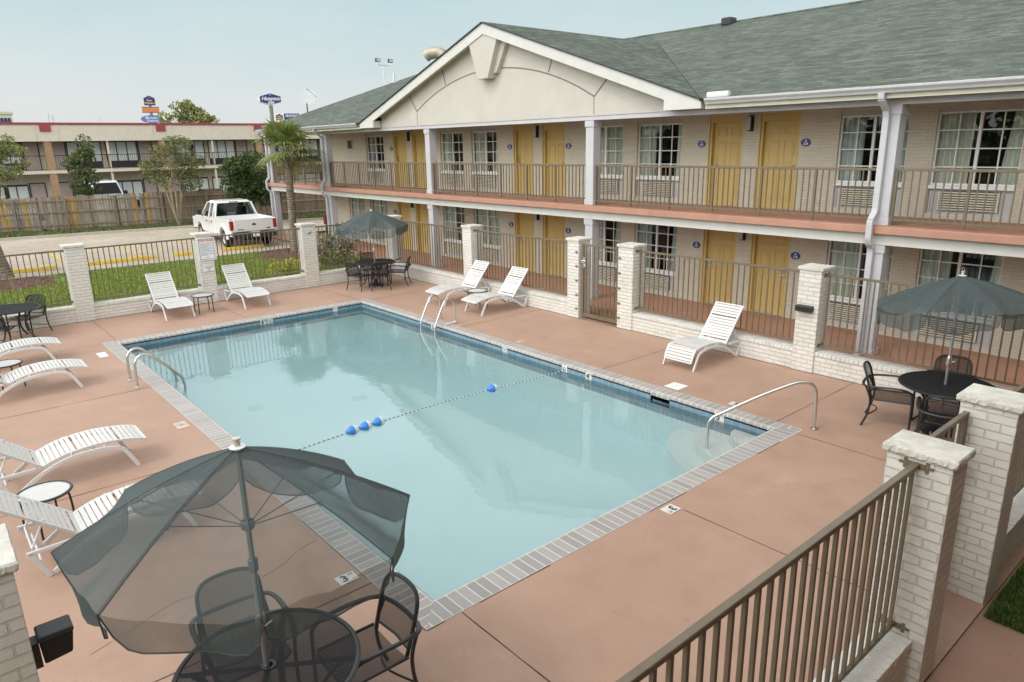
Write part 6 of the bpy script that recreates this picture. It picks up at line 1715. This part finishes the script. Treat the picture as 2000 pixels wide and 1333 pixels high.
# ------------------------------------------------------------------ trees and plants
def leafcloud(b, blobs, n, s0, s1, asp=.45, droop=.2):
    """n leaf sprays scattered through overlapping blobs (cx,cy,cz,rx,ry,rz,weight), denser toward the outside"""
    tot = sum(q[6] for q in blobs)
    for (cx,cy,cz,rx,ry,rz,wt) in blobs:
        for i in range(int(n*wt/tot)):
            while True:
                v = Vector((R.uniform(-1,1),R.uniform(-1,1),R.uniform(-1,1)))
                if .05 < v.length < 1: break
            v = v.normalized()*(v.length**.55)*R.uniform(.82,1.08)
            p = Vector((cx+v.x*rx, cy+v.y*ry, cz+v.z*rz)); s = R.uniform(s0,s1)
            d = (v + Vector((R.uniform(-.9,.9),R.uniform(-.9,.9),R.uniform(-.7,.7)-droop))).normalized()
            _, a, c = _basis(d, (R.uniform(-1,1),R.uniform(-1,1),R.uniform(.1,1)))
            a = a*s*asp; d = d*s; tw = c*s*.2
            b.add([p-a*.1, p+d*.5-a*.5+tw, p+d, p+d*.5+a*.5-tw], [[0,1,2,3]])
def limbs(b, base, tips, r0, r1, wob=.12):
    for tp in tips:
        p, q = Vector(base), Vector(tp); m1 = p.lerp(q,.35)+Vector((R.uniform(-wob,wob),R.uniform(-wob,wob),.05)); m2 = p.lerp(q,.7)+Vector((R.uniform(-wob,wob),R.uniform(-wob,wob),0))
        pts = spline([p,m1,m2,q], 4); n = len(pts); b.tube(pts, [r0+(r1-r0)*(i/(n-1)) for i in range(n)], 6)
def wisps(blobs, k, rmin, rmax):
    """break big crown volumes into many small separate leaf clusters with air between them"""
    out = []; tot = sum(q[6] for q in blobs)
    for (cx,cy,cz,rx,ry,rz,wt) in blobs:
        for i in range(max(2, int(k*wt/tot))):
            while True:
                v = Vector((R.uniform(-1,1),R.uniform(-1,1),R.uniform(-1,1)))
                if v.length < 1: break
            v = v.normalized()*(v.length**.6)*1.08; r = R.uniform(rmin, rmax)
            out.append((cx+v.x*rx, cy+v.y*ry, cz+v.z*rz, r*1.15, r*1.25, r*R.uniform(.5,.8), r*r))
    return out
def tree(name, label, loc, trunk_fn, blobs, leaf, n, s0, s1, bark='bark', asp=.45, group=None, droop=.2):
    t = thing(name, label, 'tree', loc, group=group)
    b = MB(); trunk_fn(b); b.build('trunk', M[bark], t, smooth=True)
    b = MB(); leafcloud(b, blobs, n, s0, s1, asp, droop); b.build('crown', leaf, t)
    return t
def cm(b):
    limbs(b, (0,0,-.1), [(.5,-.4,2.4),(.2,.25,2.6),(-.3,.55,2.5),(.1,-.1,2.9),(-.2,-.5,2.4)], .075, .035)
    for tp in [(.3,-1.2,3.6),(.1,-.7,4.2),(.0,.1,4.6),(.2,.8,4.2),(.1,1.3,3.5),(-.5,.3,4.3),(.5,-.3,4.2)]: limbs(b, (R.uniform(-.2,.4),R.uniform(-.4,.4),2.3), [tp], .035, .012)
tree('crape_myrtle', 'multi stemmed feathery tree in front of the wooden fence left of the pickup', (-44.3, 12.15, -.05), cm,
     wisps([(0,.1,3.4,.9,1.35,.7,3),(0,-.9,3.2,.7,.8,.6,1.6),(0,1.0,3.2,.7,.75,.6,1.5),(.2,.2,4.3,.6,.8,.55,1.5),(0,-.4,2.5,.7,1.0,.4,1),(0,.6,2.4,.6,.8,.45,1),(0,-.6,4.0,.45,.5,.5,.7),(.1,-1.3,2.75,.3,.5,.35,.5),(0,.3,4.95,.15,.5,.18,.15)], 60, .2, .42),
     M['leaf_myrtle'], 6500, .08, .16, 'bark_pale', .45)
def rt(b): limbs(b, (0,.3,0), [(.0,.0,1.7),(0,.45,1.8)], .1, .05); limbs(b, (0,.1,1.5), [(0,-.7,2.4),(.2,.3,2.9),(0,.9,2.4),(-.3,0,3.0)], .05, .02)
tree('round_tree', 'dense dark green round tree behind the pickup', (-40.2, 15.05, -.05), rt,
     wisps([(0,-.15,2.7,1.0,1.15,1.0,3),(0,-.75,2.2,.8,.7,.7,1.6),(0,.55,2.4,.9,.8,.9,1.7),(0,0,3.35,.7,.75,.5,1.2),(0,.2,1.75,.7,.7,.5,1),(0,.9,1.7,.5,.5,.5,.6)], 70, 0.28, 0.5), M['leaf_dark'], 10500, .08, .17, 'bark', .6)
def st(b): limbs(b, (0,0,0), [(0,.1,3.2),(.1,-.1,2.6)], .06, .03); limbs(b, (0,0,2.2), [(0,.6,3.6),(0,-.6,3.4),(0,.1,4.6)], .03, .012)
tree('slim_tree', 'slim dark leaved tree beside the white van', (-51, 8.75, -.1), st, wisps([(0,.1,2.8,.5,.7,.9,2),(0,.1,3.7,.5,.8,.6,1.6),(0,.2,4.5,.35,.5,.5,.8),(0,-.2,2.0,.4,.45,.5,.8)], 34, 0.22, 0.4), M['leaf_olive'], 3800, .10, .2, 'bark', .5)
def lt(b): limbs(b, (0,0,0), [(0,.3,3.4),(0,-.6,3.5),(.2,0,4.0)], .12, .05)
tree('left_edge_tree', 'olive leaved tree at the left edge in front of the far motel', (-49.5, 4.0, -.1), lt, wisps([(0,.5,4.5,.8,.9,.75,2),(0,.9,3.6,.7,.75,.6,1.4),(0,-.4,4.6,.9,1.0,.9,2),(0,-.9,3.7,.8,.9,.7,1.3),(0,.2,3.1,.6,.9,.4,.8)], 50, 0.25, 0.45), M['leaf_bright'], 7500, .09, .19, 'bark', .5)
def ft(b): limbs(b, (0,0,0), [(0,0,6.5)], .2, .12); limbs(b, (0,0,5.5), [(0,-2,7.4),(0,2,7.2),(0,-1,8.7),(0,.4,9.6),(0,1.3,8.2)], .1, .03, .3)
tree('yellow_green_tree', 'yellow green tree rising behind the far motel roof', (-85, 25.7, -.1), ft, wisps([(0,-1.2,7.3,1.3,1.3,.9,1.5),(0,.4,7.3,1.4,1.5,.9,1.7),(0,1.7,7.1,1.2,1.0,.7,1),(0,-.2,8.5,1.0,1.1,.75,1.4),(0,-.1,9.3,.5,.6,.4,.5),(0,.9,8.1,.7,.7,.5,.6),(0,0,5.8,1.6,2.2,1,1.2)], 46, 0.35, 0.65), M['leaf_bright'], 2700, .2, .4, 'bark', .6)

def palm(label, loc, lean, h, rt_, nf, fl, seed, boots=True, skirt=0):
    rr = random.Random(seed)
    t = thing('palm_tree', label, 'palm', loc)
    L = Vector(lean); b = MB()
    pts = [Vector((L.x*(k/8)**1.5, L.y*(k/8)**1.5, -.1+(h+.1)*k/8)) for k in range(9)]; rs = [rt_*(1.35 if k == 0 else 1.1 if k == 1 else 1.0 - .012*k) for k in range(9)]
    b.tube(pts, rs, 14); b.build('trunk', M['palm_bark'], t, smooth=True)
    top = pts[-1]
    if boots:
        b = MB()
        for i in range(34):
            a = rr.uniform(0,6.283); z = rr.uniform(-.55,.12); d = Vector((math.cos(a),math.sin(a),0)); p = top + Vector((0,0,z)) + d*rt_*.8; q = p + d*rr.uniform(.1,.22) + Vector((0,0,rr.uniform(.12,.34)))
            b.bar(p, q, .075, .02, up=d); 
        b.build('boots', M['frond_dry'], t)
    b = MB()
    for i in range(nf):
        a = i*2.39996 + rr.uniform(-.25,.25); e = rr.uniform(-.35,1.4) if not skirt else rr.uniform(-.9,1.2)
        d = Vector((math.cos(a)*math.cos(e), math.sin(a)*math.cos(e), math.sin(e)))
        pl = fl*rr.uniform(.42,.58); p0 = top + Vector((0,0,.08)); p1 = p0 + d*pl*.6 + Vector((0,0,.05)); p2 = p0 + d*pl + Vector((0,0,-.06 if e < .6 else 0.))
        b.tube([p0,p1,p2], [.016,.012,.009], 4)
        hd = (p2-p1).normalized(); _, s, u = _basis(hd)
        nl = 19; ll = fl*rr.uniform(.5,.68)
        for k in range(nl):
            f = (k/(nl-1)-.5)*2; ang = f*2.0
            dirv = (hd*math.cos(ang) + s*math.sin(ang)).normalized(); l = ll*(1-.35*abs(f)**1.5)*rr.uniform(.88,1.08)
            m1 = p2 + dirv*l*.5 + u*.03*(1-abs(f)); tip = p2 + dirv*l + Vector((0,0,-l*rr.uniform(.08,.38)*(1.0)))
            w_ = dirv.cross(u).normalized()*.024*(fl/1.3)
            b.add([p2-w_*.5, m1-w_, tip, m1+w_, p2+w_*.5], [[0,1,2,3,4]])
    b.build('fronds', M['frond'], t)
    return t
palm('fan palm with a green crown in front of the far end of the pool motel', (-28.2, 12.1, 0), (.45,-.1,0), 3.85, .155, 46, 1.55, 4)
palm('leaning palm trunk at the left edge with hanging fronds', (-29.75, 2.15, 0), (-.35,-.75,0), 3.7, .27, 40, 1.75, 9, skirt=1)

def shrub(name, label, loc, blobs, leaf, n, s0, s1, stems, asp=.25, cat='shrub'):
    t = thing(name, label, cat, loc); b = MB()
    limbs(b, (0,0,-.05), stems, .02, .006, .05); b.build('stems', M['bark'], t)
    b = MB(); leafcloud(b, blobs, n, s0, s1, asp); b.build('foliage', leaf, t)
shrub('oleander', 'loose grey green shrub behind the fence next to the far umbrella', (-21.6, 10.6, 0), [(0,0,.8,.45,.6,.5,2),(0,.35,1.2,.4,.5,.45,1.3),(0,-.45,.9,.35,.45,.5,1),(-.1,.6,.6,.3,.4,.35,.7)], M['leaf_grey'], 900, .10, .19, [(.2,.3,1.2),(-.1,-.5,1.0),(0,.1,1.4),(.1,.6,.9)], .2)
shrub('yellow_bush', 'small bright yellow bush on the lawn behind the fence', (-22.6, 9.3, 0), [(0,-.2,.28,.3,.35,.22,1),(0,.25,.3,.3,.35,.25,1)], M['leaf_yellow'], 500, .07, .15, [(0,-.3,.3),(0,.3,.35)], .3)
t = thing('broad_leaf_plant', 'dark broad leaved plant over the wall at the left edge', 'plant', (-21.0, 1.35, 0)); b = MB(); b.tube([(0,0,0),(0,0,.35)], .03, 6); b.build('stem', M['bark'], t)
b = MB()
for i in range(16):
    a = i*2.4; e = R.uniform(.15,1.1); d = Vector((math.cos(a)*math.cos(e),math.sin(a)*math.cos(e),math.sin(e))); _, s, u = _basis(d); p = Vector((0,0,.32)); l = R.uniform(.4,.65)
    prev = None
    for k in range(7):
        f = k/6; c = p + d*l*f + Vector((0,0,-.35*l*f*f)); w_ = .085*math.sin(math.pi*min(1,f*.93+.05)); cur = (c-s*w_+u*w_*.3, c, c+s*w_+u*w_*.3)
        if prev: b.add([prev[0],prev[1],cur[1],cur[0]], [[0,1,2,3]]); b.add([prev[1],prev[2],cur[2],cur[1]], [[0,1,2,3]])
        prev = cur
b.build('leaves', M['leaf_dark'], t, smooth=True)
# distant tree line beyond everything, low on the horizon
b = MB()
for i in range(60):
    a = rad(60 + i*3.0); d = 230 + 40*math.sin(i*1.7); x, y = -d*math.sin(a)*1.0, d*math.cos(a)+80
    leafcloud(b, [(x,y,3.0+1.5*math.sin(i*2.3),10,10,4,1)], 160, 1.6, 3.2, .7)
o = b.build('far_woods', M['leaf_olive']); o['kind'] = 'stuff'

# ------------------------------------------------------------------ wing of the motel that the view is taken from (behind the camera)
wg = thing('motel_wing', 'tan brick motel wing with a green roof on the near side of the pool', 'building', (3, 0, 0), world=True)
b = MB(); b.box(2.6, 2.8, -30, 11, -.1, 4.8); b.build('brick_wall', M['tan_brick'], wg)
b = MB(); b.box(.03, 2.599, -30, 11, 2.405, 2.55); b.build('balcony_slab', M['slab_pink'], wg)
b = MB(); b.box(-.2, 2.599, -30, 11, 4.78, 4.95); b.box(-.25,-.2,-30,11,4.76,4.99); b.build('eave', M['cream_paint'], wg)
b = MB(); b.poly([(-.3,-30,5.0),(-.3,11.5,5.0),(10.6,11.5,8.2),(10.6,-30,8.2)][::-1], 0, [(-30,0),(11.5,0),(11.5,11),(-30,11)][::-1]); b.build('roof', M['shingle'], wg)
b = MB()
for i in range(46):
    x = -70 + i*2.0; y = -34 + 5*math.sin(i*1.9)
    leafcloud(b, [(x,y,2.6+1.2*math.sin(i*2.7),2.6,2.6,3.0,1)], 120, .5, 1.1, .7)
o = b.build('south_trees', M['leaf_dark']); o['kind'] = 'stuff'
